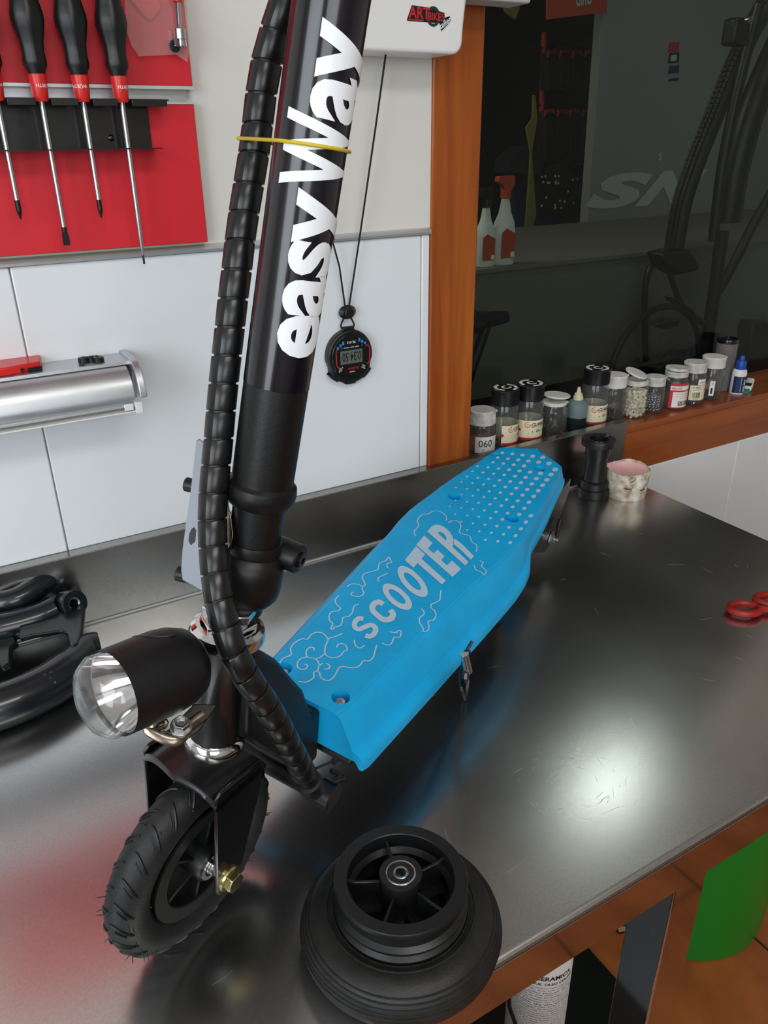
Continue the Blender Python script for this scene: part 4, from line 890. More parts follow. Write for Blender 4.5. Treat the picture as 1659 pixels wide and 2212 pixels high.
letters(b, 'SPLIT', lambda u, v: up(u*ca+v*sa-.0185, -u*sa+v*ca+.0145), size=.0026, align='CENTER'); letters(b, 'RESET', lambda u, v: up(u*ca+v*sa-.018, -u*sa+v*ca+.0175), size=.0026, align='CENTER')
obj('white_print', b, 'white_vinyl', case, smooth=False)
for a, wd in ((-PI/2, .20), (-PI/2-.75, .22), (-PI/2+.75, .22)):
    b = B(); lathe(b, [(.0365, -.0125), (.0405, -.0125), (.0405, -.0045), (.0365, -.0045)], MS_, 8, a-wd, a+wd); obj('button', b, 'black_plastic', sw, bevel=.0006, seg=1)
b = B(); box(b, (-.0085, .0330, -.0125), (.0085, .0385, -.0055), MS_); obj('cord_lug', b, 'black_plastic', sw, bevel=.001)
lk = MS_ @ V((0, .0385+.0195, -.009))
b = B()
tube(b, catmull([MS_ @ V(p) for p in ((-.0065, .0365, -.009), (-.0100, .0395, -.009), (-.0085, .0450, -.009), (-.0030, .0540, -.009), (-.0022, .0600, -.009))], 5), .00125, 8)
tube(b, catmull([MS_ @ V(p) for p in ((.0065, .0365, -.009), (.0100, .0395, -.009), (.0080, .0450, -.009), (.0030, .0540, -.009), (.0022, .0600, -.009))], 5), .00125, 8)
tube(b, [MS_ @ V((-.0065, .0375, -.009)), MS_ @ V((.0065, .0375, -.009))], .00125, 8)
tp = aty(834, 112, -.030); tl_ = aty(698, 455, -.020); tu = aty(600, 100, -.025)
tube(b, [MS_ @ V((.0022, .0600, -.009)), aty(778, 505, -.016), aty(796, 380, -.02), aty(812, 270, -.024), tp], .00125, 8)
tube(b, [MS_ @ V((-.0022, .0600, -.009)), aty(733, 575, -.015), aty(715, 510, -.017), tl_, aty(660, 330, -.02), aty(640, 180, -.02), aty(705, 60, -.02)], .00125, 8)
obj('lanyard', b, 'cord', sw)
b = B(); lathe(b, [(0, -.006), (.0085, -.0055), (.0125, -.001), (.0130, .001), (.0085, .0055), (0, .006)], frame(lk, (1, 0, 0), (0, 0, 1), (0, -1, 0)) @ Matrix.Scale(.72, 4, (0, 1, 0)), 28); tg = obj('cord_lock', b, 'black_plastic', sw)
b = B(); cyl(b, .0070, .003, .0085, frame(lk, (1, 0, 0), (0, 0, 1), (0, -1, 0)), 24, ch=.001); obj('lock_button', b, 'black_plastic', tg)

# ================================================================== white plastic wall bin with sticker
bn = thing('wall_bin', 'white translucent plastic bin with a red bike sticker hanging at the top of the wall', 'bin', (-.07, -.035, .655))
Mz = frame((0, 0, 0), (1, 0, 0), (0, 0, 1), (0, -1, 0))
z0 = .6530; xr = .0060; xl = -.175
def binrow(z, dx, dy): return [(xl-dx, -.004), (xl-dx, -.050-dy), (xl+.012-dx, -.062-dy), (xr-.012+dx, -.062-dy), (xr+dx, -.050-dy), (xr+dx, -.004)]
def rounded(k):
    P = [(xl, .80)]; P += [(xl, z0+.012-k)]+[(xl+.012-.012*math.cos(a), z0+.012-.012*math.sin(a)) for a in (.5, 1.0, PI/2)]
    P += [(xr-.018+.014*math.sin(a), z0+.014-.014*math.cos(a)) for a in (0, .4, .8, 1.2, PI/2)]+[(xr-.003, z0+.03), (xr, z0+.055), (xr+.004, .80)]
    return P
b = B(); prism(b, rounded(0), .004, .0640, frame((0, 0, 0), (1, 0, 0), (0, 0, 1), (0, -1, 0))); bo = obj('bin_body', b, 'white_plastic', bn, bevel=.004, seg=4, angle=40)
yS = -.0642
fS = lambda e: (lambda u, v: V((-.0420+u*1.05, yS-e, .6905+v*1.05)))
b = B(); poly(b, [(-.0335, -.0045), (-.0275, .0085), (-.0040, .0075), (.0155, .0035), (.0155, -.0055), (.004, -.0065), (-.0335, -.0062)], fS(.0002))
poly(b, [(.0085, -.0060), (.0115, -.0140), (.0240, -.0040), (.0225, .0010), (.0150, -.0010)], fS(.00015)); stk = obj('sticker', b, 'ink', bo, smooth=False)
b = B(); n = 28
for k in range(n):
    a0, a1 = 2*PI*k/n, 2*PI*(k+1)/n; poly(b, [(.0005+r_*math.cos(a), -.0005+r_*1.05*math.sin(a)) for r_, a in ((.0065, a0), (.0092, a0), (.0092, a1), (.0065, a1))], fS(.0003))
obj('sticker_ring', b, 'fork_print', stk, smooth=False)
b = B(); letters(b, 'ART', fS(.0005), bold=.02, box_to=(-.0315, -.0035, -.0045, .0075)); letters(b, 'BIKES', fS(.0005), bold=.015, box_to=(-.0065, -.0042, .0150, .0030)); rect(b, -.0325, -.0055, -.0125, -.0043, fS(.0005)); obj('red_letters', b, 'ink_red', stk, smooth=False)
b = B(); ca, sa = math.cos(.55), math.sin(.55); letters(b, 'taller', lambda u, v: fS(.0005)(.0105+u*ca-v*sa, -.0122+u*sa+v*ca), size=.0082, bold=.012); obj('white_letters', b, 'white_vinyl', stk, smooth=False)
b = B(); box(b, (.0061, -.055, .7125), (.11, -.012, .735)); obj('paper_roll_holder', b, 'frosted', None, 'pale frosted plastic strip above the wooden window post', 'holder', bevel=.003)

# ================================================================== jars and bottles on the sill
SZ = .0803
def cylmap(M, r, z): return lambda u, v: M @ V((r*math.sin(u/r), -r*math.cos(u/r), z+v))
def wraprect(b, f, u0, u1, v0, v1, n=14):
    for k in range(n):
        a, c = u0+(u1-u0)*k/n, u0+(u1-u0)*(k+1)/n; poly(b, ((a, v0), (c, v0), (c, v1), (a, v1)), f)
def glassbody(r, h, rn, hs, M, t, name='body', m='jar_plastic'):
    b = B(); th = .0011
    out = [(0, 0), (r-.003, 0), (r-.0006, .0012), (r, .004), (r, hs), (r-.0012, hs+.004), (rn+.001, h-.006), (rn, h-.003), (rn, h)]
    inn = [(rn-th, h), (rn-th, h-.0035), (rn-.0006, h-.007), (r-th-.0012, hs+.003), (r-th, hs), (r-th, .005), (r-.004, .0022), (0, .002)]
    lathe(b, out+inn, M, 40); return obj(name, b, m, t, angle=50)
def lid(M, r, z0, z1, t, m, ridges=0, tab=True):
    b = B(); lathe(b, [(0, z0), (r, z0), (r, z1-.0045), (r+.0003, z1-.0040), (r+.0003, z1-.0012), (r-.0012, z1), (0, z1)], M, 44)
    if tab: box(b, (r-.001, -.003, z1-.004), (r+.0022, .003, z1-.001), M @ Matrix.Rotation(-.5, 4, 'Z'))
    o = obj('lid', b, m, t, angle=35)
    if ridges:
        b = B()
        for k in range(ridges): box(b, (r-.0002, -.0003, z0+.0005), (r+.0004, .0003, z1-.0052), M @ Matrix.Rotation(2*PI*k/ridges, 4, 'Z'))
        obj('lid_ridges', b, m, o, kind='stuff')
    return o
def filler(M, r, h0, h1, n, size, m, t, name, rr):
    b = B()
    for k in range(n):
        a = rr.uniform(0, 2*PI); q = r*math.sqrt(rr.uniform(.15, 1)); z = h0+(h1-h0)*rr.random(); d = V((rr.gauss(0, 1), rr.gauss(0, 1), rr.gauss(0, 1))).normalized()
        p = M @ V((q*math.cos(a), q*math.sin(a), z)); s1, s2 = size
        tube(b, [p-d*s1, p+d*s1], s2, 6)
    o = obj(name, b, m, t, kind='stuff'); return o
def sphere_fill(M, r, h0, h1, s, m, t, name, rr):
    b = B(); z = h0+s; 
    while z < h1:
        for q in (0, 2*s, 4*s, 6*s, 8*s):
            if q > r-s: continue
            n = max(1, int(2*PI*q/(2*s))) if q else 1; o_ = rr.random()*6
            for k in range(n):
                c = M @ V((q*math.cos(o_+2*PI*k/n), q*math.sin(o_+2*PI*k/n), z+rr.uniform(-.2, .2)*s)); bmesh.ops.create_icosphere(b, subdivisions=1, radius=s*.97, matrix=Matrix.Translation(c))
        z += 1.7*s
    return obj(name, b, m, t, kind='stuff', angle=60)
def jar(x, y, r, h, rn, hs, label, lidm, lidspec, contents, lab, group=None, rot=0., name='jar', cat='jar', bodym='jar_plastic'):
    t = thing(name, label, cat, (x, y, SZ), group); M = Matrix.Translation((x, y, SZ)) @ Matrix.Rotation(rot, 4, 'Z')
    body_ = glassbody(r, h, rn, hs, M, t, m=bodym)
    if lidspec: 
        lr, l0, l1, rid = lidspec; ld_ = lid(M, lr, l0, l1, t, lidm, rid)
    else: ld_ = None
    if contents: contents(M, t)
    if lab: lab(M, body_, ld_)
    return t, M, body_, ld_
def clarks(M, body_, ld_, r=.0245):
    f = cylmap(M, r+.0003, .0); b = B(); wraprect(b, f, -.031, .098, .0125, .0470, 32); lb = obj('paper_label', b, 'label_cream', body_, angle=80)
    f2 = cylmap(M, r+.0005, 0); b = B(); wraprect(b, f2, -.031, .098, .0125, .0165, 32)
    poly(b, [(-.031, .026), (-.026, .030), (-.031, .034)], f2)
    c0 = (-.015, .0395)
    for k in range(8):
        if k == 0: continue
        a0, a1 = PI/4*k+PI/8+.07, PI/4*(k+1)+PI/8-.07; poly(b, [(c0[0]+q*math.cos(a), c0[1]+q*math.sin(a)) for q, a in ((.0040, a0), (.0053, a0), (.0053, a1), (.0040, a1))], f2)
    letters(b, 'C', lambda u, v: f2(c0[0]+u, c0[1]-.0020+v), size=.0056, bold=.02, align='CENTER'); wraprect(b, f2, -.0085, .018, .0352, .0360, 8); obj('red_print', b, 'ink_red', lb, angle=80)
    b = B(); letters(b, 'CLARKS', f2, bold=.03, shear=.35, box_to=(-.0085, .0372, .021, .0428), cuts=8); poly(b, [(-.014, .0262), (-.005, .0285), (-.005, .0262)], f2)
    for u, h_ in ((.002, .003), (.005, .006), (.008, .003), (.0155, .0025), (.019, .004)): rect(b, u-.0008, .0262, u+.0008, .0262+h_, f2)
    obj('black_print', b, 'ink', lb, angle=80)
def octlid(M, lr, z, ld_):
    b = B(); f = onframe(M @ T(0, 0, z+.0002))
    for k in range(8):
        if k in (0, 4): continue
        a0, a1 = PI/4*k+PI/8+.05, PI/4*(k+1)+PI/8-.05; poly(b, [(q*math.cos(a), q*math.sin(a)) for q, a in ((lr*.66, a0), (lr*.90, a0), (lr*.90, a1), (lr*.66, a1))], f)
    letters(b, 'C', lambda u, v: f(u, v-lr*.33), size=lr*.95, bold=.03, align='CENTER'); obj('lid_logo', b, 'label_white', ld_, smooth=False)
black_bits = lambda n, h1: (lambda M, t: filler(M, .0185, .005, h1, n, (.004, .0022), 'dark_bits', t, 'small_parts', random.Random(3)))
JY = .046
# 1 '060' jar
def lab060(M, body_, ld_):
    f = cylmap(M, .0243, 0); b = B(); wraprect(b, f, -.024, .018, .006, .034); lb = obj('paper_label', b, 'label_white', body_, angle=80)
    f2 = cylmap(M, .0245, 0); b = B(); letters(b, '060', f2, box_to=(-.018, .0165, .006, .0285), cuts=5); letters(b, 'L', f2, box_to=(-.010, .007, -.007, .0135)); obj('handwriting', b, 'ink', lb, angle=80)
jar(.140, JY, .0240, .062, .0195, .047, 'low clear jar with a handwritten 060 paper label beside the wooden post', 'dusty_lid', (.0222, .052, .0755, 60), None, lab060, rot=-.1)
cl_g = 'tall jars with black lids'
for x, y, rot, ht_, lbl, bits in ((.1835, .042, .45, .088, 'tall clear jar with black logo lid nearest the post, cream label half turned away', 'dark_bits'), (.2360, .040, -.15, .088, 'tall clear jar with black logo lid and red bits, second from the wooden post', 'red_bits'), (.3885, .040, -.1, .092, 'tall clear jar with black logo lid and blue bits, right of the dropper bottle', 'blue_bits')):
    cont = lambda M, t, bb=bits: filler(M, .018, .004, .013, 26, (.004, .0018), bb, t, 'small_parts', random.Random(5))
    t, M, bo_, ld_ = jar(x, y, .0245, ht_, .0200, ht_-.018, lbl, 'black_plastic', (.0232, ht_-.0085, ht_+.0185, 50), cont, clarks, cl_g, rot, bodym='jar_plastic')
    octlid(M, .0232, ht_+.0185, ld_)
# 4 jar with lifted disc lid and black bits
def lifted(M, body_, ld_):
    b = B(); cyl(b, .0235, .0735, .0765, M @ Matrix.Rotation(.06, 4, 'Y'), 40, ch=.0008); obj('flip_cap', b, 'white_lid', body_)
    b = B(); f = cylmap(M, .0242, 0); wraprect(b, f, .024, .040, .008, .052); obj('paper_label', b, 'label_white', body_, angle=80)
jar(.2925, .040, .0240, .064, .0190, .048, 'clear jar of black parts with its flat white lid popped up, left of the dropper', 'white_lid', (.0218, .0605, .0655, 0), black_bits(160, .040), lifted)
# dropper bottle
t = thing('dropper_bottle', 'soft plastic dropper bottle half full of dark liquid with a pointed nozzle', 'bottle', (.3445, .036, SZ)); M = T(.3445, .036, SZ)
b = B(); lathe(b, [(0, .030), (.0188, .030), (.0190, .048), (.0178, .0555), (.0125, .0595), (.0085, .061), (0, .061)], M, 36); db = obj('bottle_upper', b, 'grey_liquid', t)
b = B(); lathe(b, [(0, 0), (.0180, 0), (.0190, .0015), (.0190, .0302), (0, .0302)], M, 36); obj('bottle_lower', b, 'dark_liquid', t)
b = B(); lathe(b, [(0, .060), (.0090, .060), (.0088, .066), (.0070, .069), (.0068, .0715), (.0042, .073), (.0030, .080), (.0022, .083), (0, .0835)], M, 24); mat('old_nozzle', 'cfcaa8', .45); obj('nozzle', b, 'old_nozzle', t)
# 7 white cap jar with fine black dust, 8 beans, 9 balls
jar(.4465, JY+.004, .0238, .070, .0200, .056, 'clear jar with plain white cap and a little black powder, left of bead jar', 'white_lid', (.0222, .0660, .0880, 0), black_bits(90, .016), None)
def opened(M, body_, ld_):
    b = B(); lathe(b, [(.0185, .0625), (.0215, .0625), (.0215, .0705), (.0190, .0715), (.0180, .0705)], M, 36, closed=True); obj('lid_ring', b, 'dusty_lid', body_)
    b = B(); cyl(b, .0215, .0, .0035, M @ T(.0025, .006, .0795) @ Matrix.Rotation(.20, 4, 'Y') @ Matrix.Rotation(.28, 4, 'X'), 40, ch=.0008); obj('flip_cap', b, 'white_lid', body_)
    b = B(); f = cylmap(M, .0242, 0); wraprect(b, f, .026, .040, .008, .050); obj('paper_label', b, 'label_white', body_, angle=80)
def beads(M, t):
    filler(M, .0200, .004, .050, 420, (.0032, .0024), 'seeds', t, 'pale_beads', random.Random(8))
jar(.5000, JY, .0240, .066, .0190, .054, 'open jar full of pale translucent beads with its white flip lid raised', 'white_lid', None, beads, opened)
jar(.5505, JY-.001, .0200, .058, .0180, .046, 'small clear jar half full of steel ball bearings with a worn yellowish lid', 'dusty_lid', (.0190, .0535, .0700, 0), lambda M, t: sphere_fill(M, .0185, .003, .034, .0030, 'balls', t, 'steel_ball', random.Random(2)), None)
def labred(M, body_, ld_):
    f = cylmap(M, .0251, 0); b = B(); wraprect(b, f, -.030, .030, .004, .0530, 18); lb = obj('paper_label', b, 'label_red', body_, angle=80)
    f2 = cylmap(M, .0253, 0); b = B(); wraprect(b, f2, -.024, .024, .0060, .0365, 16); wraprect(b, f2, -.030, .030, .0395, .0480, 16); obj('label_panel', b, 'label_white', lb, angle=80)
    f3 = cylmap(M, .0255, 0); b = B(); letters(b, 'WELDTITE', f3, shear=.3, bold=.02, box_to=(-.027, .0405, -.008, .0455), cuts=4); letters(b, 'STAINLESS STEEL', f3, box_to=(-.020, .0315, .020, .0335), cuts=4); letters(b, 'Inner Cable End Caps', f3, box_to=(-.020, .0270, .020, .0292), cuts=4); letters(b, 'SILVER', f3, box_to=(-.010, .0230, .010, .0250), cuts=3); obj('red_print', b, 'ink_red', lb, angle=80)
    b = B(); x = -.013
    while x < .013: wd = rnd.choice((.0005, .0010, .0016)); rect(b, x, .0085, x+wd, .0185, f3); x += wd+rnd.choice((.0006, .0011))
    obj('barcode', b, 'ink', lb, angle=80)
def poplid(M, body_):
    b = B(); cyl(b, .0222, .0, .0055, M @ T(0, 0, .0740) @ Matrix.Rotation(.05, 4, 'Y'), 40, ch=.001); obj('flip_cap', b, 'dusty_lid', body_)
t, M, bo_, _ = jar(.6065, JY-.002, .0248, .066, .0200, .054, 'clear jar with a red-bordered barcode label and scuffed white lid', 'dusty_lid', (.0218, .0630, .0730, 0), None, labred); poplid(M, bo_)
def labbar(M, body_, ld_):
    f = cylmap(M, .0240, 0); b = B(); wraprect(b, f, -.026, .030, .011, .0410, 16); lb = obj('paper_label', b, 'label_cream', body_, angle=80)
    f2 = cylmap(M, .0242, 0); b = B(); letters(b, 'R-2003', f2, bold=.02, box_to=(-.020, .0350, -.006, .0380), cuts=3); letters(b, 'MANUFACT', f2, box_to=(-.020, .0310, -.003, .0328), cuts=3); letters(b, 'PREMIUM\nELEMENTS', f2, box_to=(.006, .0300, .024, .0380), cuts=3)
    x = -.020
    while x < -.004: wd = rnd.choice((.0005, .0010)); rect(b, x, .016, x+wd, .027, f2); x += wd+rnd.choice((.0006, .0010))
    z = .014
    while z < .028: hh = rnd.choice((.0005, .0010)); rect(b, .012, z, .022, z+hh, f2); z += hh+rnd.choice((.0006, .0010))
    letters(b, '525', f2, box_to=(-.018, .0125, -.008, .0150), cuts=2); obj('black_print', b, 'ink', lb, angle=80)
    f = cylmap(M, .0243, 0); b = B(); wraprect(b, f, -.012, .006, .042, .053, 6); s2_ = obj('small_sticker', b, 'label_white', body_, angle=80); b = B(); letters(b, 'sillon', cylmap(M, .0245, 0), box_to=(-.009, .045, .003, .049), cuts=3); obj('handwriting', b, 'ink', s2_, angle=80)
jar(.6585, JY-.002, .0237, .066, .0200, .056, 'clear jar with a cream barcode label, second from right of the white-lidded row', 'dusty_lid', (.0222, .0640, .0830, 0), lambda M, t: filler(M, .019, .003, .010, 60, (.003, .0012), 'balls', t, 'metal_bits', random.Random(6)), labbar)
def labside(M, body_, ld_):
    f = cylmap(M, .0242, 0); b = B(); wraprect(b, f, -.0225, -.013, .010, .040, 6); lb = obj('paper_label', b, 'label_white', body_, angle=80)
    b = B(); f2 = cylmap(M, .0244, 0); letters(b, '4', f2, box_to=(-.0195, .032, -.0165, .037)); rect(b, -.0200, .014, -.0165, .026, f2); obj('black_print', b, 'ink', lb, angle=80)
jar(.7170, JY+.002, .0238, .066, .0205, .056, 'clear empty-looking jar with a clean white cap, furthest right of the jars', 'white_lid', (.0228, .0640, .0850, 0), black_bits(24, .008), labside)
# grey flask behind
t = thing('grey_flask', 'tall grey metal flask with open black neck behind the right-hand jars', 'flask', (.786, .074, SZ)); M = T(.786, .074, SZ); mat('grey_metal', '6a6765', .45)
b = B(); lathe(b, [(0, 0), (.0200, 0), (.0208, .001), (.0208, .099), (0, .099)], M, 36); obj('flask_body', b, 'grey_metal', t)
b = B(); lathe(b, [(.0150, .0985), (.0212, .0985), (.0216, .101), (.0205, .106), (.0180, .107), (.0150, .105)], M, 36, closed=True); obj('neck_ring', b, 'black_gloss', t)
b = B(); cyl(b, .0152, .097, .1035, M, 24); obj('neck_opening', b, 'black_matte', t)
# lube bottle
t = thing('lube_bottle', 'small white squeeze bottle with navy label and blue pointed cap', 'bottle', (.7885, .036, SZ)); M = T(.7885, .036, SZ) @ Matrix.Rotation(-.1, 4, 'Z')
b = B(); lathe(b, [(0, 0), (.0135, 0), (.0142, .001), (.0142, .044), (.0130, .049), (.0090, .052), (0, .052)], M, 36); lo = obj('bottle_body', b, 'white_plastic', t)
b = B(); lathe(b, [(0, .050), (.0100, .050), (.0106, .052), (.0100, .065), (.0085, .068), (.0050, .069), (.0045, .076), (.0035, .078), (0, .0785)], M, 30); obj('pointed_cap', b, 'blue_cap', t)
b = B(); wraprect(b, cylmap(M, .0145, 0), -.022, .022, .0035, .038, 16); lb = obj('bottle_label', b, 'navy_label', lo, angle=80)
b = B(); f2 = cylmap(M, .0147, 0); letters(b, 'SQUIRT', lambda u, v: f2(-v+.004, u), bold=.03, box_to=(.006, -.0018, .032, .0042), cuts=3); letters(b, 'LONG LASTING', lambda u, v: f2(-v-.006, u), box_to=(.006, -.001, .036, .0012), cuts=3); letters(b, 'DRY LUBE', lambda u, v: f2(-v+.013, u), box_to=(.016, -.002, .036, .0025), cuts=3, bold=.02); obj('white_print', b, 'white_vinyl', lb, angle=80)
# tube lying down
t = thing('glue_tube', 'crumpled white and green tube lying on the sill at the far right', 'tube', (.828, .040, SZ)); q0, q1 = V((.812, .030, SZ+.006)), V((.853, .052, SZ+.013))
b = B(); dd = (q1-q0).normalized(); sd = dd.cross(V((0, 0, 1))).normalized(); rows = []
for k in range(9):
    tt_ = k/8; p = q0.lerp(q1, tt_); hw = .0085+.001*math.sin(5*tt_); hh = .0055-.0005*tt_
    rows.append([b.verts.new(p+sd*x*hw+V((0, 0, 1))*z*hh) for x, z in ((-1, -.6), (-.7, -1), (.7, -1), (1, -.6), (1, .6), (.6, 1), (-.6, 1), (-1, .6))])
for A, Bq in zip(rows[:-1], rows[1:]):
    for k in range(8): b.faces.new((A[k], A[(k+1) % 8], Bq[(k+1) % 8], Bq[k]))
b.faces.new(rows[0][::-1]); b.faces.new(rows[-1]); tb_ = obj('tube_body', b, 'label_white', t, bevel=.0006)
b = B(); slab(b, [q0+sd*x*.0088+dd*y+V((0, 0, .0058)) for x, y in ((-.8, .004), (.8, .004), (.8, .018), (-.8, .018))], (0, 0, .0003)); obj('green_band', b, 'black_plastic', tb_)
mat('teal', '147a78', .4); b = B(); slab(b, [q0-dd*.012+sd*x+V((0, 0, z)) for x, z in ((-.007, -.005), (.008, -.005), (.006, .002), (-.005, .001))], dd*.012); obj('torn_end', b, 'teal', t, bevel=.0008)

# ================================================================== things on the right of the bench
t = thing('press_fit_bracket', 'black tubular bottom bracket shell standing upright next to the pink paste cup', 'bike part', (.3065, -.060, 0)); M = T(.3065, -.060, 0)
b = B(); lathe(b, [(0, 0), (.0265, 0), (.0275, .0015), (.0275, .0150), (.0262, .0162), (.0245, .0165), (.0240, .0270), (.0225, .0285), (.0190, .030), (.0180, .040), (.0180, .070), (.0205, .0765), (.0205, .090), (.0255, .0915), (.0280, .093), (.0280, .1030), (.0270, .1045), (.0170, .1045), (.0160, .1035), (.0150, .090), (0, .090)], M, 56)
obj('shell', b, 'black_plastic', t, angle=35)
b = B(); tube(b, [M @ V((.0215*math.cos(2*PI*k/60), .0215*math.sin(2*PI*k/60), .1046)) for k in range(60)], .0006, 6, close=True); obj('rim_ring', b, 'black_gloss', t)
t = thing('paste_cup', 'stained white cut-down plastic cup of pink paste at the back corner', 'cup', (.3555, -.088, 0)); M = T(.3560, -.0870, 0)
b = B(); rr = random.Random(12); rows = []; n = 64
zt = [.0500+.0020*math.sin(3*k*2*PI/n)+rr.uniform(-.0009, .0009) for k in range(n)]
for r_, z in ((.0, 0), (.0330, 0), (.0338, .001), (.0350, .020), (.0362, .035), (.0370, None), (.0362, None), (.0340, .02), (.0330, .004), (0, .004)):
    if r_ == 0: rows.append([b.verts.new(M @ V((0, 0, z)))]); continue
    rows.append([b.verts.new(M @ V((r_*math.cos(2*PI*k/n), r_*math.sin(2*PI*k/n), zt[k] if z is None else z))) for k in range(n)])
for A, Bq in zip(rows[:-1], rows[1:]):
    for k in range(n):
        j = (k+1) % n
        if len(A) == 1: b.faces.new((A[0], Bq[k], Bq[j]))
        elif len(Bq) == 1: b.faces.new((A[k], A[j], Bq[0]))
        else: b.faces.new((A[k], A[j], Bq[j], Bq[k]))
cp = obj('cup_wall', b, 'dirty_cup', t, angle=60)
b = B(); lathe(b, [(0, .0380), (.012, .0378), (.024, .0392), (.032, .0425), (.0353, .0470), (.0335, .030), (.0310, .010), (0, .010)], M, 44); obj('pink_paste', b, 'pink_cream', t)
b = B(); f = cylmap(M, .0361, 0)
for u0, u1, v in ((-.034, -.020, .0245), (-.006, .008, .0205)): ribbon(b, [(u0, v+.002), (u0+.004, v), (u1, v+.0006)], .0022, f, end=.5)
for k in range(26): u = rr.uniform(-.04, .04); v = rr.uniform(.022, .044); ribbon(b, [(u, v), (u+rr.uniform(-.002, .002), v+rr.uniform(-.002, .002))], rr.uniform(.0004, .0012), cylmap(M, .0352+.035*v*1.15, 0))
ribbon(b, [(-.026, .044), (-.022, .0475), (-.016, .044), (-.020, .040), (-.026, .037)], .0010, cylmap(M, .0370, 0)); obj('dirt_marks', b, 'black_matte', cp, kind='stuff', angle=80)
# scissors
sc = thing('scissors', 'red-handled scissors at the right edge of the bench', 'scissors', (.225, -.44, 0))
def ring(c, ax_, a_, b_, r_, nm_):
    b = B(); e1 = V((math.cos(ax_), math.sin(ax_), 0)); e2 = V((-math.sin(ax_), math.cos(ax_), 0)); P = [V(c)+e1*a_*math.cos(2*PI*k/40)+e2*b_*math.sin(2*PI*k/40) for k in range(40)]; tube(b, P, r_, 10, close=True); return obj(nm_, b, 'scissor_red', sc)
c1 = atz(1608, 1315, .008); c2_ = atz(1668, 1296, .008)
ring(c1, math.radians(-32), .0185, .0125, .0050, 'finger_loop'); ring(c2_, math.radians(-32), .0210, .0125, .0050, 'thumb_loop')
for c, dy in ((c1, 0), (c2_, 0)):
    b = B(); d = V((math.cos(math.radians(-36)), math.sin(math.radians(-36)), 0)); tube(b, catmull([V(c)+d*.016, V(c)+d*.030+V((.002, 0, 0)), V((.2720, -.4930, .008))], 5), [.0052]*5+[.0045]*6, 10); obj('handle_arm', b, 'scissor_red', sc)
b = B(); d = V((.75, -.66, 0)).normalized(); n_ = V((.66, .75, 0)).normalized(); p0 = V((.268, -.489, .006)); slab(b, [p0-n_*.006, p0+n_*.006, p0+d*.07+n_*.004, p0+d*.105, p0+d*.05-n_*.006], (0, 0, .0025)); obj('blade', b, 'steel', sc, bevel=.0005)

# ================================================================== black suspension fork lowers lying at the left
fk = thing('suspension_fork', 'glossy black bicycle suspension fork lowers lying on the bench against the upstand', 'fork', (-.60, -.10, 0))
def kz(x, y, z): return atz(x, y, z)
P = catmull([kz(-160, 1395, .045), kz(-60, 1370, .045), kz(20, 1352, .045), kz(80, 1335, .046), kz(118, 1318, .048)], 6); b = B(); tube(b, P, .0185, 28); l1 = obj('upper_leg', b, 'fork_black', fk)
P = catmull([kz(-120, 1316, .062), kz(-40, 1306, .064), kz(30, 1296, .066), kz(75, 1272, .070), kz(105, 1246, .074), kz(135, 1236, .074)], 6); b = B(); tube(b, P, [.0125+.004*min(1, i/28) for i in range(len(P))], 24); obj('fork_arch', b, 'fork_black', fk)
q = kz(136, 1250, .066); b = B(); cyl(b, .0155, -.022, .012, frame_z(q, (.35, -.6, -.15), (0, 0, 1)), 28, ch=.003); obj('arch_boss', b, 'fork_black', fk)
b = B(); P3 = [kz(*t, .052) for t in ((40, 1330), (78, 1310), (110, 1280), (135, 1262), (165, 1268), (184, 1290), (182, 1320), (176, 1365), (168, 1390), (152, 1398), (146, 1368), (132, 1362), (100, 1368), (70, 1372), (40, 1380))]; slab(b, P3, (.002, .007, -.010)); obj('caliper_plate', b, 'fork_black', fk, bevel=.003, seg=3)
q = kz(156, 1304, .054); mv = frame_z(q, (CAM-q).normalized()*.8+V((.55, -.3, 0)), (0, 0, 1)); b = B(); lathe(b, [(.0078, -.014), (.0165, -.014), (.0168, .006), (.0158, .0075), (.0086, .0075), (.0078, .006)], mv, 36, closed=True); bs = obj('axle_boss', b, 'fork_black', fk)
b = B(); lathe(b, [(.0058, -.008), (.0079, -.008), (.0079, .0045), (.0058, .0035)], mv, 30, closed=True); obj('thread_insert', b, 'steel', bs)
b = B(); P3 = [kz(*t, .040) for t in ((-40, 1385), (30, 1372), (36, 1385), (22, 1395), (20, 1432), (2, 1440), (-40, 1400))]; slab(b, P3, (.002, .006, -.012)); obj('brake_post', b, 'fork_black', fk, bevel=.002)
P = catmull([kz(-140, 1570, .026), kz(-40, 1540, .026), kz(40, 1512, .026), (kz(110, 1478, .026)), kz(160, 1440, .027), kz(190, 1405, .030), kz(216, 1396, .030)], 6); b = B(); tube(b, P, [.0245-.008*max(0, (i-22)/14) for i in range(len(P))], 30); l2 = obj('lower_leg', b, 'fork_black', fk)
b = B(); ax0, ax1 = kz(-40, 1516, .030), kz(135, 1450, .033); dv = (ax1-ax0)
for k in range(22):
    for row in range(3):
        if (k*7+row*3) % 5 == 0: continue
        p = ax0+dv*(k/22); a = .5+.25*row; p2 = p+V((0, 0, .0012)); tn = dv.normalized(); pr = tn.cross(V((0, 0, 1))).normalized()
        cc = P[0]; base = kz(-40, 1540, .026).lerp(kz(110, 1478, .026), k/22+.04)
        nrm = (V((0, 0, 1))*math.cos(a)+pr*math.sin(a)*(1 if pr.y < 0 else -1)); o0 = base+nrm*.0247
        slab(b, [o0, o0+tn*.0035, o0+tn*.0035+nrm.cross(tn)*.0022, o0+nrm.cross(tn)*.0022], nrm*.0002)
obj('printed_dashes', b, 'fork_print', l2, kind='stuff')
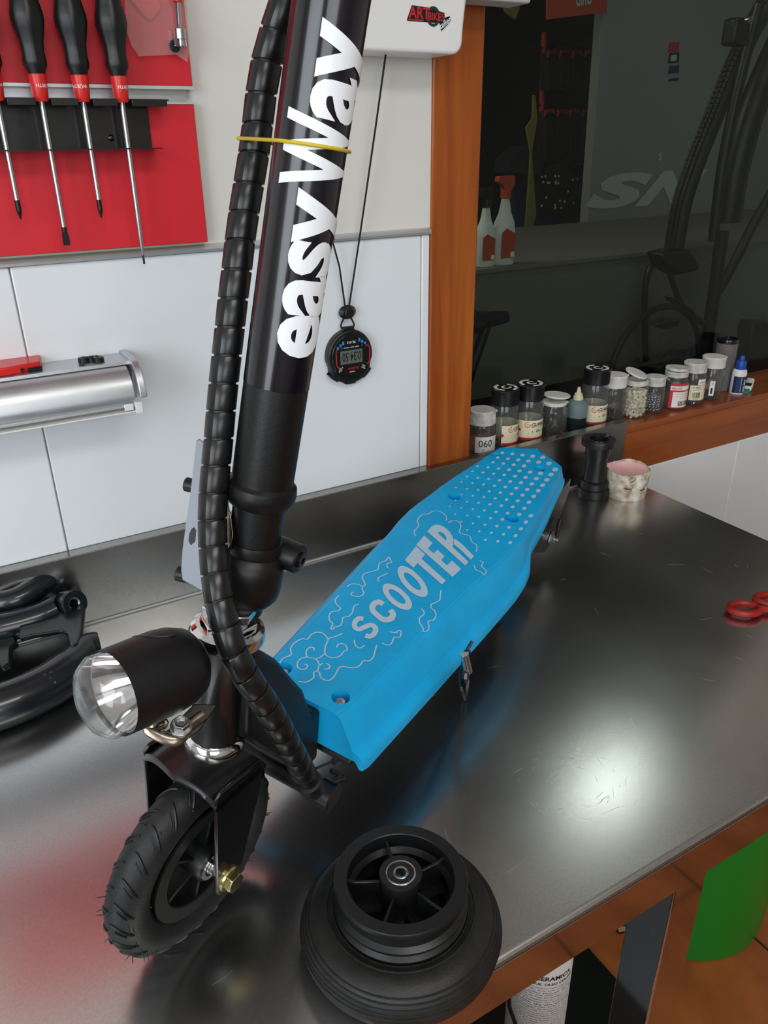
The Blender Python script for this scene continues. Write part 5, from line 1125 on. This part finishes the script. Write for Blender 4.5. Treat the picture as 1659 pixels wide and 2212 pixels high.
b = B(); tube(b, [kz(-60, 1600, .012), kz(-140, 1450, .012)], .012, 16); obj('cross_brace', b, 'fork_black', fk)

# ================================================================== below the bench
t = thing('green_bin', 'bright green plastic waste bin on the terracotta floor under the bench end', 'bin', (.453, -.266, FZ)); M = T(.453, -.266, FZ)
b = B(); lathe(b, [(0, 0), (.164, 0), (.168, .004), (.182, .52), (.178, .52), (.163, .008), (0, .008)], M, 72); obj('bin_shell', b, 'green_bin', t)
b = B(); tube(b, [M @ V((.182*math.cos(2*PI*k/64), .182*math.sin(2*PI*k/64), .52)) for k in range(64)], .005, 8, close=True); obj('bin_rim', b, 'green_bin', t)
b = B(); box(b, (-.262, -.62, FZ), (.1965, -.268, FZ+.012)); obj('rubber_mat', b, 'black_matte', None, 'black rubber mat on the terracotta floor beneath the bench', 'mat', bevel=.002)
cp_ = atd(1160, 2150, 1.20); t = thing('spray_can', 'white spray can covered in small black print standing under the bench front', 'can', (cp_.x, cp_.y, FZ+.0121)); M = T(cp_.x, cp_.y, FZ+.0121) @ Matrix.Rotation(-.45, 4, 'Z'); HC_ = .345; RCn = .0455
b = B(); lathe(b, [(0, 0), (RCn-.002, 0), (RCn, .002), (RCn, HC_), (RCn-.004, HC_+.006), (.030, HC_+.020), (.012, HC_+.026), (0, HC_+.026)], M, 48); cn = obj('can_body', b, 'paper_tex', t)
b = B(); lathe(b, [(0, HC_+.02), (.013, HC_+.02), (.013, HC_+.042), (.010, HC_+.046), (0, HC_+.046)], M, 24); obj('nozzle', b, 'black_plastic', t)
b = B(); f2 = cylmap(M, RCn+.0003, 0); letters(b, 'CERAMICA', f2, bold=.025, box_to=(-.022, .312, .036, .321), cuts=8); letters(b, 'BUQUE  OLEO CERAMI', f2, bold=.02, box_to=(-.036, .301, .040, .307), cuts=8); rr = random.Random(31)
z = .294
WORDS = 'Proteger de la luz solar y no exponer a temperaturas superiores a Mantener fuera del alcance de los ninos No perforar ni quemar incluso vacio Aplicar sobre la cadena limpia'.split()
while z > .02:
    s = ' '.join(rr.choice(WORDS) for _ in range(5)); letters(b, s, f2, box_to=(-.050, z, .045+rr.uniform(-.008, .003), z+.0030), cuts=6); z -= .0052
obj('small_print', b, 'ink', cn, kind='stuff', angle=80)
b = B(); q = atd(1100, 2170, 1.14); tube(b, catmull([q+V((0, 0, .05)), q, q+V((.01, -.01, -.05)), q+V((.03, 0, -.12)), V((q.x+.03, q.y, FZ+.02))], 6), .003, 8); obj('black_cable', b, 'cord', None, 'thin black cable hanging in front of the white spray can', 'cable')
t = thing('steel_cabinet', 'grey steel drawer cabinet under the bench left of the spray can', 'cabinet', (-.62, -.36, FZ))
b = B(); box(b, (-.98, -.60, FZ), (-.27, -.10, -.42)); obj('cabinet_body', b, 'cabinet_grey', t, bevel=.003)
for k in range(3): b = B(); box(b, (-.96, -.612, FZ+.02+.135*k), (-.29, -.6005, FZ+.145+.135*k)); dr = obj('drawer', b, 'cabinet_grey', t, bevel=.002); b = B(); box(b, (-.72, -.622, FZ+.08+.135*k), (-.52, -.6125, FZ+.09+.135*k)); obj('drawer_handle', b, 'dark_steel', dr, bevel=.002)
q = atz(1342, 2012, FZ); t = thing('brass_fitting', 'small worn brass fitting on the floor beside the green bin', 'fitting', q)
b = B(); M = frame_z(q+V((0, 0, .010)), (.8, -.4, .1)); prism(b, hexagon(.010), -.010, .006, M); cyl(b, .006, .006, .020, M, 16); obj('hex_body', b, 'rusty_brass', t, bevel=.0008)
b = B(); tube(b, [q+V((-.01, .01, .008)), q+V((-.035, .03, .008))], .004, 10); obj('stub', b, 'rusty_brass', t)

# ================================================================== dim shop behind the glass
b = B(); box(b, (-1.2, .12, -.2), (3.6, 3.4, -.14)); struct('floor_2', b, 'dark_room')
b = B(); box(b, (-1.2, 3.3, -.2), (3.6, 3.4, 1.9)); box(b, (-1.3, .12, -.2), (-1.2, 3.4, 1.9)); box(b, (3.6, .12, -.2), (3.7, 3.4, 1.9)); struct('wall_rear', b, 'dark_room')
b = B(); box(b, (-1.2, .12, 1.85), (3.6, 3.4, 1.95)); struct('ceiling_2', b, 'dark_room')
GY = 1.75
q0, q1 = aty(1300, 0, GY), aty(1243, 900, GY)
b = B(); slab(b, [V((q0.x, GY, q0.z+.6)), V((q1.x-.03, GY, -.14)), V((3.5, GY, -.14)), V((3.5, GY, 1.85))], (0, .05, 0)); struct('wall_partition', b, 'grey_wall')
pb = thing('wall_counter', 'low grey-brown counter in the dim shop seen behind the window', 'counter', (1.4, .95, -.14))
b = B(); box(b, (.25, .86, -.14), (3.0, 1.70, .225)); obj('counter_base', b, 'panel_grey', pb)
b = B(); box(b, (.24, .85, .225), (3.0, 1.70, .236)); obj('counter_top', b, 'panel_grey', pb)
def dirty(name, pts_px, Y, th, m, label, cat, group=None):
    b = B(); slab(b, [aty(x, y, Y) for x, y in pts_px], (0, th, 0)); return obj(name, b, m, None, label, cat, group, bevel=.004)
for i, (px, y0, y1, lbl) in enumerate(((1085, 385, 572, 'white trigger spray bottle with orange label behind the window glass'), (1045, 410, 580, 'white spray bottle half hidden by the wooden post behind the glass'))):
    q = aty(px, y1, .90); hgt = aty(px, y0, .90).z-.2365; t = thing('spray_bottle', lbl, 'bottle', (q.x, .90, .2365), 'spray bottles behind the glass'); M = T(q.x, .90, .2365); k = hgt/.23
    b = B(); rows = []
    for w_, z in ((.034, 0), (.036, .004), (.036, .09), (.032, .115), (.020, .14), (.016, .160), (.013, .175), (.012, .180)):
        rows.append([b.verts.new(M @ V((w_*k*math.cos(a), w_*.7*k*math.sin(a), z*k))) for a in [2*PI*j/32 for j in range(32)]])
    for A, Bq in zip(rows[:-1], rows[1:]):
        for j in range(32): b.faces.new((A[j], A[(j+1) % 32], Bq[(j+1) % 32], Bq[j]))
    b.faces.new(rows[0][::-1]); b.faces.new(rows[-1]); bb_ = obj('bottle_body', b, 'white_lid', t)
    b = B(); cyl(b, .015*k, .178*k, .200*k, M, 20); prism(b, [(-.035*k, .222*k), (-.032*k, .235*k), (.022*k, .236*k), (.024*k, .215*k), (.012*k, .198*k), (-.012*k, .198*k), (-.016*k, .212*k)], -.010*k, .010*k, M @ frame((0, 0, 0), (1, 0, 0), (0, 0, 1), (0, -1, 0))); obj('trigger_head', b, 'orange_sign' if i == 0 else 'dark_steel', t, bevel=.001)
    b = B(); slab(b, [M @ V((x*k, -.0262*k, z*k)) for x, z in ((-.026, .02), (.022, .02), (.022, .085), (-.010, .10), (-.026, .09))], (0, -.0006, 0)); lb = obj('bottle_label', b, 'orange_sign', bb_); 
    b = B(); slab(b, [M @ V((x*k, -.0270*k, z*k)) for x, z in ((.006, .022), (.020, .022), (.020, .036), (.006, .036))], (0, -.0006, 0)); obj('barcode_patch', b, 'label_white', lb)
RY = 2.2
rkx = thing('garment_rack', 'dark garment rack with a pink upright in the shop behind the glass', 'rack', (aty(1150, 600, RY).x, RY, -.14))
b = B(); tube(b, [aty(1176, 70, RY+.07), aty(1166, 320, RY+.07), aty(1148, 620, RY+.07)], .014, 10); obj('pink_upright', b, 'tag_red', rkx)
for i, y in enumerate((78, 200, 340)): b = B(); tube(b, [aty(1150, y+30, RY+.07), aty(1310, y, RY+.07)], .008, 8); obj('hanging_rail', b, 'dark_steel', rkx)
r3 = random.Random(21); k_ = 0
desc = {0: 'on the top rail', 1: 'on the middle rail'}; ordn = ('leftmost', 'second from left', 'third from left', 'fourth from left')
for row, (yy, hh) in enumerate(((112, 80), (240, 110))):
    for j in range(4):
        x = 1195+27*j - row*6; t = thing('hanging_garment', f'dark garment with a red hanger tag {desc[row]}, {ordn[j]}', 'garment', aty(x, yy+hh, RY-.02), 'dark garments hanging behind the glass')
        P3 = [aty(px_, py_, RY-.02) for px_, py_ in ((x-9, yy), (x+8, yy-2), (x+12, yy+22), (x+11, yy+hh), (x-11, yy+hh+3), (x-12, yy+24))]; b = B(); slab(b, P3, (0, .06, 0)); obj('garment_body', b, 'cloth_dark', t, bevel=.008)
        b = B(); slab(b, [aty(px_, py_, RY-.03) for px_, py_ in ((x-9, yy-3), (x+8, yy-5), (x+11, yy+8), (x+2, yy+2), (x-6, yy+3), (x-11, yy+12))], (0, .012, 0)); obj('hanger_tag', b, 'tag_red', t)
t = thing('dotted_cap', 'black cloth with white polka dots hanging behind the window', 'cloth', aty(1190, 455, 2.0))
b = B(); slab(b, [aty(*p, 2.0) for p in ((1165, 385), (1190, 360), (1225, 352), (1250, 372), (1258, 420), (1235, 452), (1185, 460), (1160, 430))], (0, .06, 0)); cb = obj('cloth_body', b, 'cloth_dark', t, bevel=.02)
b = B()
for j in range(22): x = 1166+rnd.random()*82; y = 378+rnd.random()*72; q = aty(x, y, 1.996); disc(b, 0, 0, .0055, lambda u, v: q+V((u, 0, v)), 8)
obj('white_dot', b, 'label_white', cb, kind='stuff', smooth=False)
t = dirty('dark_backpack', ((1100, 345), (1130, 315), (1160, 322), (1175, 355), (1168, 378), (1095, 375)), 1.95, .1, 'cloth_dark', 'dark rounded bag left of the polka-dot cloth behind the glass', 'bag')
dirty('blue_garment', ((1110, 400), (1150, 395), (1165, 470), (1270, 470), (1265, 545), (1115, 565)), 2.1, .05, 'cloth_blue', 'dark blue garments low in the shop behind the glass', 'garment')
dirty('yellow_strap', ((1152, 205), (1158, 205), (1162, 260), (1150, 330), (1160, 460), (1150, 500), (1134, 497), (1140, 420), (1146, 330), (1136, 275), (1150, 255)), 1.9, .01, 'olive', 'yellow strap hanging in front of the dark clothes', 'strap')
dirty('yellow_pennant', ((1088, -20), (1135, -20), (1115, 44), (1090, 25)), 1.8, .01, 'olive', 'dull yellow pennant at the top of the window', 'pennant')
t = thing('shop_sign', 'orange shop sign with pale lettering cut by the photo top', 'sign', aty(1250, 40, 1.74))
b = B(); slab(b, [aty(*p, 1.74) for p in ((1183, -120), (1183, 42), (1311, 26), (1316, -120))], (0, .01, 0)); sg_ = obj('sign_board', b, 'orange_sign', t)
e0, e1, e3 = aty(1243, 15, 1.738), aty(1340, 0, 1.738), aty(1246, -30, 1.738); ex = (e1-e0).normalized()
b = B(); letters(b, 'GIRO', lambda u, v: e0+ex*u+V((0, 0, v)), bold=.03, box_to=(0, 0, .085, .055)); obj('sign_letters', b, 'panel_mark', sg_, smooth=False)
e0, e1, e2 = aty(1262, 454, GY-.004), aty(1470, 440, GY-.004), aty(1275, 376, GY-.004); wl = e1.x-e0.x; hl = e2.z-e0.z; b = B(); f = lambda u, v: V((e0.x+u+v*.25, GY-.004, e0.z+v))
letters(b, 'S', f, bold=.05, shear=.2, box_to=(0, 0, wl*.60, hl)); letters(b, 'N', f, bold=.06, shear=.4, box_to=(wl*.50, 0, wl*1.2, hl)); lt = obj('wall_lettering', b, 'panel_mark', None, 'large faded grey letters on the partition wall behind the glass', 'lettering', smooth=False)
b = B(); e0 = aty(1425, 347, GY-.004); letters(b, 'S', lambda u, v: e0+V((u-.012, 0, v)), bold=.05, box_to=(0, 0, .026, .034)); obj('wall_letter', b, 'panel_mark', None, 'single small pale letter above the large wall lettering', 'lettering', smooth=False)
for (m_, y0, y1, l_) in (('tag_red', 92, 114, 'faded red square sticker on the grey partition wall'), ('ink', 115, 137, 'black framed square sticker just below the red one'), ('navy_label', 143, 160, 'blue sticker in the middle of the sticker column'), ('ink', 170, 176, 'short black strip sticker at the column bottom')):
    b = B(); P3 = [aty(*p, GY-.003) for p in ((1447, y0), (1468, y0-2), (1466, y1-2), (1443, y1))]; slab(b, P3, (0, .002, 0)); o = obj('wall_sticker', b, m_, None, l_, 'sticker', 'stickers on the partition wall', smooth=False)
    if y0 == 115: b = B(); slab(b, [aty(*p, GY-.0035) for p in ((1450, 119), (1463, 118), (1461, 131), (1448, 132))], (0, .001, 0)); obj('sticker_centre', b, 'panel_mark', o, smooth=False)
# bicycle in front of the partition
bike = thing('bicycle', 'dark mountain bicycle standing behind the window at the right', 'bicycle', aty(1500, 800, .62))
BYk = .62
def btube(pts, r_, nm_, m='black_matte', Y=BYk, n=6):
    b = B(); P = catmull([aty(x, y, Y) for x, y in pts], n); tube(b, P, r_, 14); return obj(nm_, b, m, bike)
P = catmull([aty(x, y, BYk) for x, y in ((1700, -60), (1640, 40), (1590, 140), (1545, 250), (1505, 350), (1478, 430), (1464, 500), (1455, 560))], 10)
b = B(); tube(b, P, .024, 20); kt = obj('knobbly_tire', b, 'rubber', bike)
b = B(); fr = frames_along(P)
for i in range(0, len(P), 1):
    p, x, y, tt_ = fr[i]; ld_ = V((-1, 0, -.45)).normalized(); ld_ = (ld_-tt_*ld_.dot(tt_)).normalized()
    for s_ in (-.5, 0, .5): c = p+(ld_*math.cos(s_)+tt_.cross(ld_)*math.sin(s_))*.026; box(b, (-.0045, -.004, -.004), (.0045, .004, .004), frame(c, tt_, ld_, tt_.cross(ld_)))
obj('tread_knob', b, 'rubber', kt, kind='stuff')
btube(((1700, 60), (1630, 220), (1590, 360), (1570, 480)), .038, 'fork_leg'); btube(((1640, 10), (1592, 200), (1560, 360), (1540, 520)), .014, 'down_tube', Y=.57)
btube(((1700, 360), (1630, 480), (1590, 560), (1545, 640)), .015, 'seat_stay'); btube(((1560, 500), (1545, 620), (1530, 720), (1520, 830)), .019, 'seat_tube'); btube(((1445, 560), (1450, 600), (1475, 660), (1520, 700)), .009, 'crank_arm')
b = B(); slab(b, [aty(*p, .56) for p in ((1428, 548), (1460, 540), (1492, 540), (1517, 575), (1505, 588), (1465, 595), (1440, 578))], (0, .06, 0)); obj('chain_guard', b, 'dark_steel', bike, bevel=.01)
for pts in (((1455, 642), (1480, 655), (1510, 680), (1490, 672), (1462, 652)), ((1418, 702), (1445, 690), (1470, 690), (1468, 704), (1440, 712))):
    b = B(); slab(b, [aty(*p, .57) for p in pts], (0, .04, 0)); obj('pedal', b, 'black_plastic', bike, bevel=.004)
b = B(); box(b, (-.03, -.02, -.03), (.03, .02, .03), T(*aty(1590, 70, .56))); obj('brake_caliper', b, 'black_plastic', bike, bevel=.008)
b = B(); q = aty(1613, 44, .53); cyl(b, .008, 0, .01, frame_z(q, (0, -1, 0)), 16); obj('steel_bolt', b, 'steel', bike)
wc = aty(1415, 800, .76); R2 = (aty(1415, 668, .76)-wc).length
b = B(); tube(b, [wc+V((R2*math.cos(2*PI*k/72), 0, R2*math.sin(2*PI*k/72))) for k in range(72)], .010, 10, close=True); w2 = obj('rear_wheel_tire', b, 'rubber', bike)
for k in range(20): b = B(); a = 2*PI*k/20; tube(b, [wc+V((.012*math.cos(a+1), .01*(-1)**k, .012*math.sin(a+1))), wc+V((R2*math.cos(a), 0, R2*math.sin(a)))], .0007, 5); obj('spoke', b, 'dark_steel', w2)
b = B(); cyl(b, .013, -.03, .03, frame_z(wc, (0, -1, 0)), 18); obj('wheel_hub', b, 'dark_steel', w2)
btube(((1424, 552), (1400, 590), (1392, 650), (1395, 780)), .010, 'cable_loop', 'dark_steel', .80)
b = B(); P = []; q = aty(1055, 690, .72); rows = []
for k, (w_, z, h_) in enumerate(((.075, .0, .02), (.070, .03, .03), (.05, .05, .028), (.028, .07, .022), (.022, .11, .02), (.016, .15, .016))): rows.append([b.verts.new(q+V((z-.09, w_*math.cos(a)*.9, h_*math.sin(a)))) for a in [2*PI*j/24 for j in range(24)]])
for A, Bq in zip(rows[:-1], rows[1:]):
    for j in range(24): b.faces.new((A[j], A[(j+1) % 24], Bq[(j+1) % 24], Bq[j]))
b.faces.new(rows[0][::-1]); b.faces.new(rows[-1]); sd_ = thing('bicycle_saddle', 'black bicycle saddle beside the wooden post behind the glass', 'saddle', (q.x, q.y, q.z-.2)); obj('saddle_top', b, 'black_matte', sd_)
b = B(); tube(b, [q, q+V((-.05, 0, -.13))], .014, 14); tube(b, [q+V((-.05, 0, -.13)), V((q.x-.11, q.y, -.14))], .014, 14); obj('seat_post', b, 'black_matte', sd_)
dirty('dark_cylinder', ((1625, 712), (1632, 695), (1670, 695), (1690, 712), (1690, 870), (1612, 870)), .45, .05, 'dark_bits', 'dark grey cylinder standing behind the glass at the far right', 'canister')

# ================================================================== round lamp on the shop ceiling (its glint lands on the bench)
t = thing('ceiling_lamp', 'round white lamp on the ceiling of the shop behind the glass', 'lamp', (1.17, .22, 1.85))
b = B(); lathe(b, [(0, 1.85), (.088, 1.85), (.088, 1.80), (.084, 1.795), (0, 1.795)], T(1.17, .22, 0), 40); obj('lamp_body', b, 'white_plastic', t)
b = B(); lathe(b, [(0, 1.786), (.060, 1.788), (.065, 1.794), (0, 1.7945)], T(1.17, .22, 0), 40); obj('lamp_diffuser', b, 'lamp_glow', t)
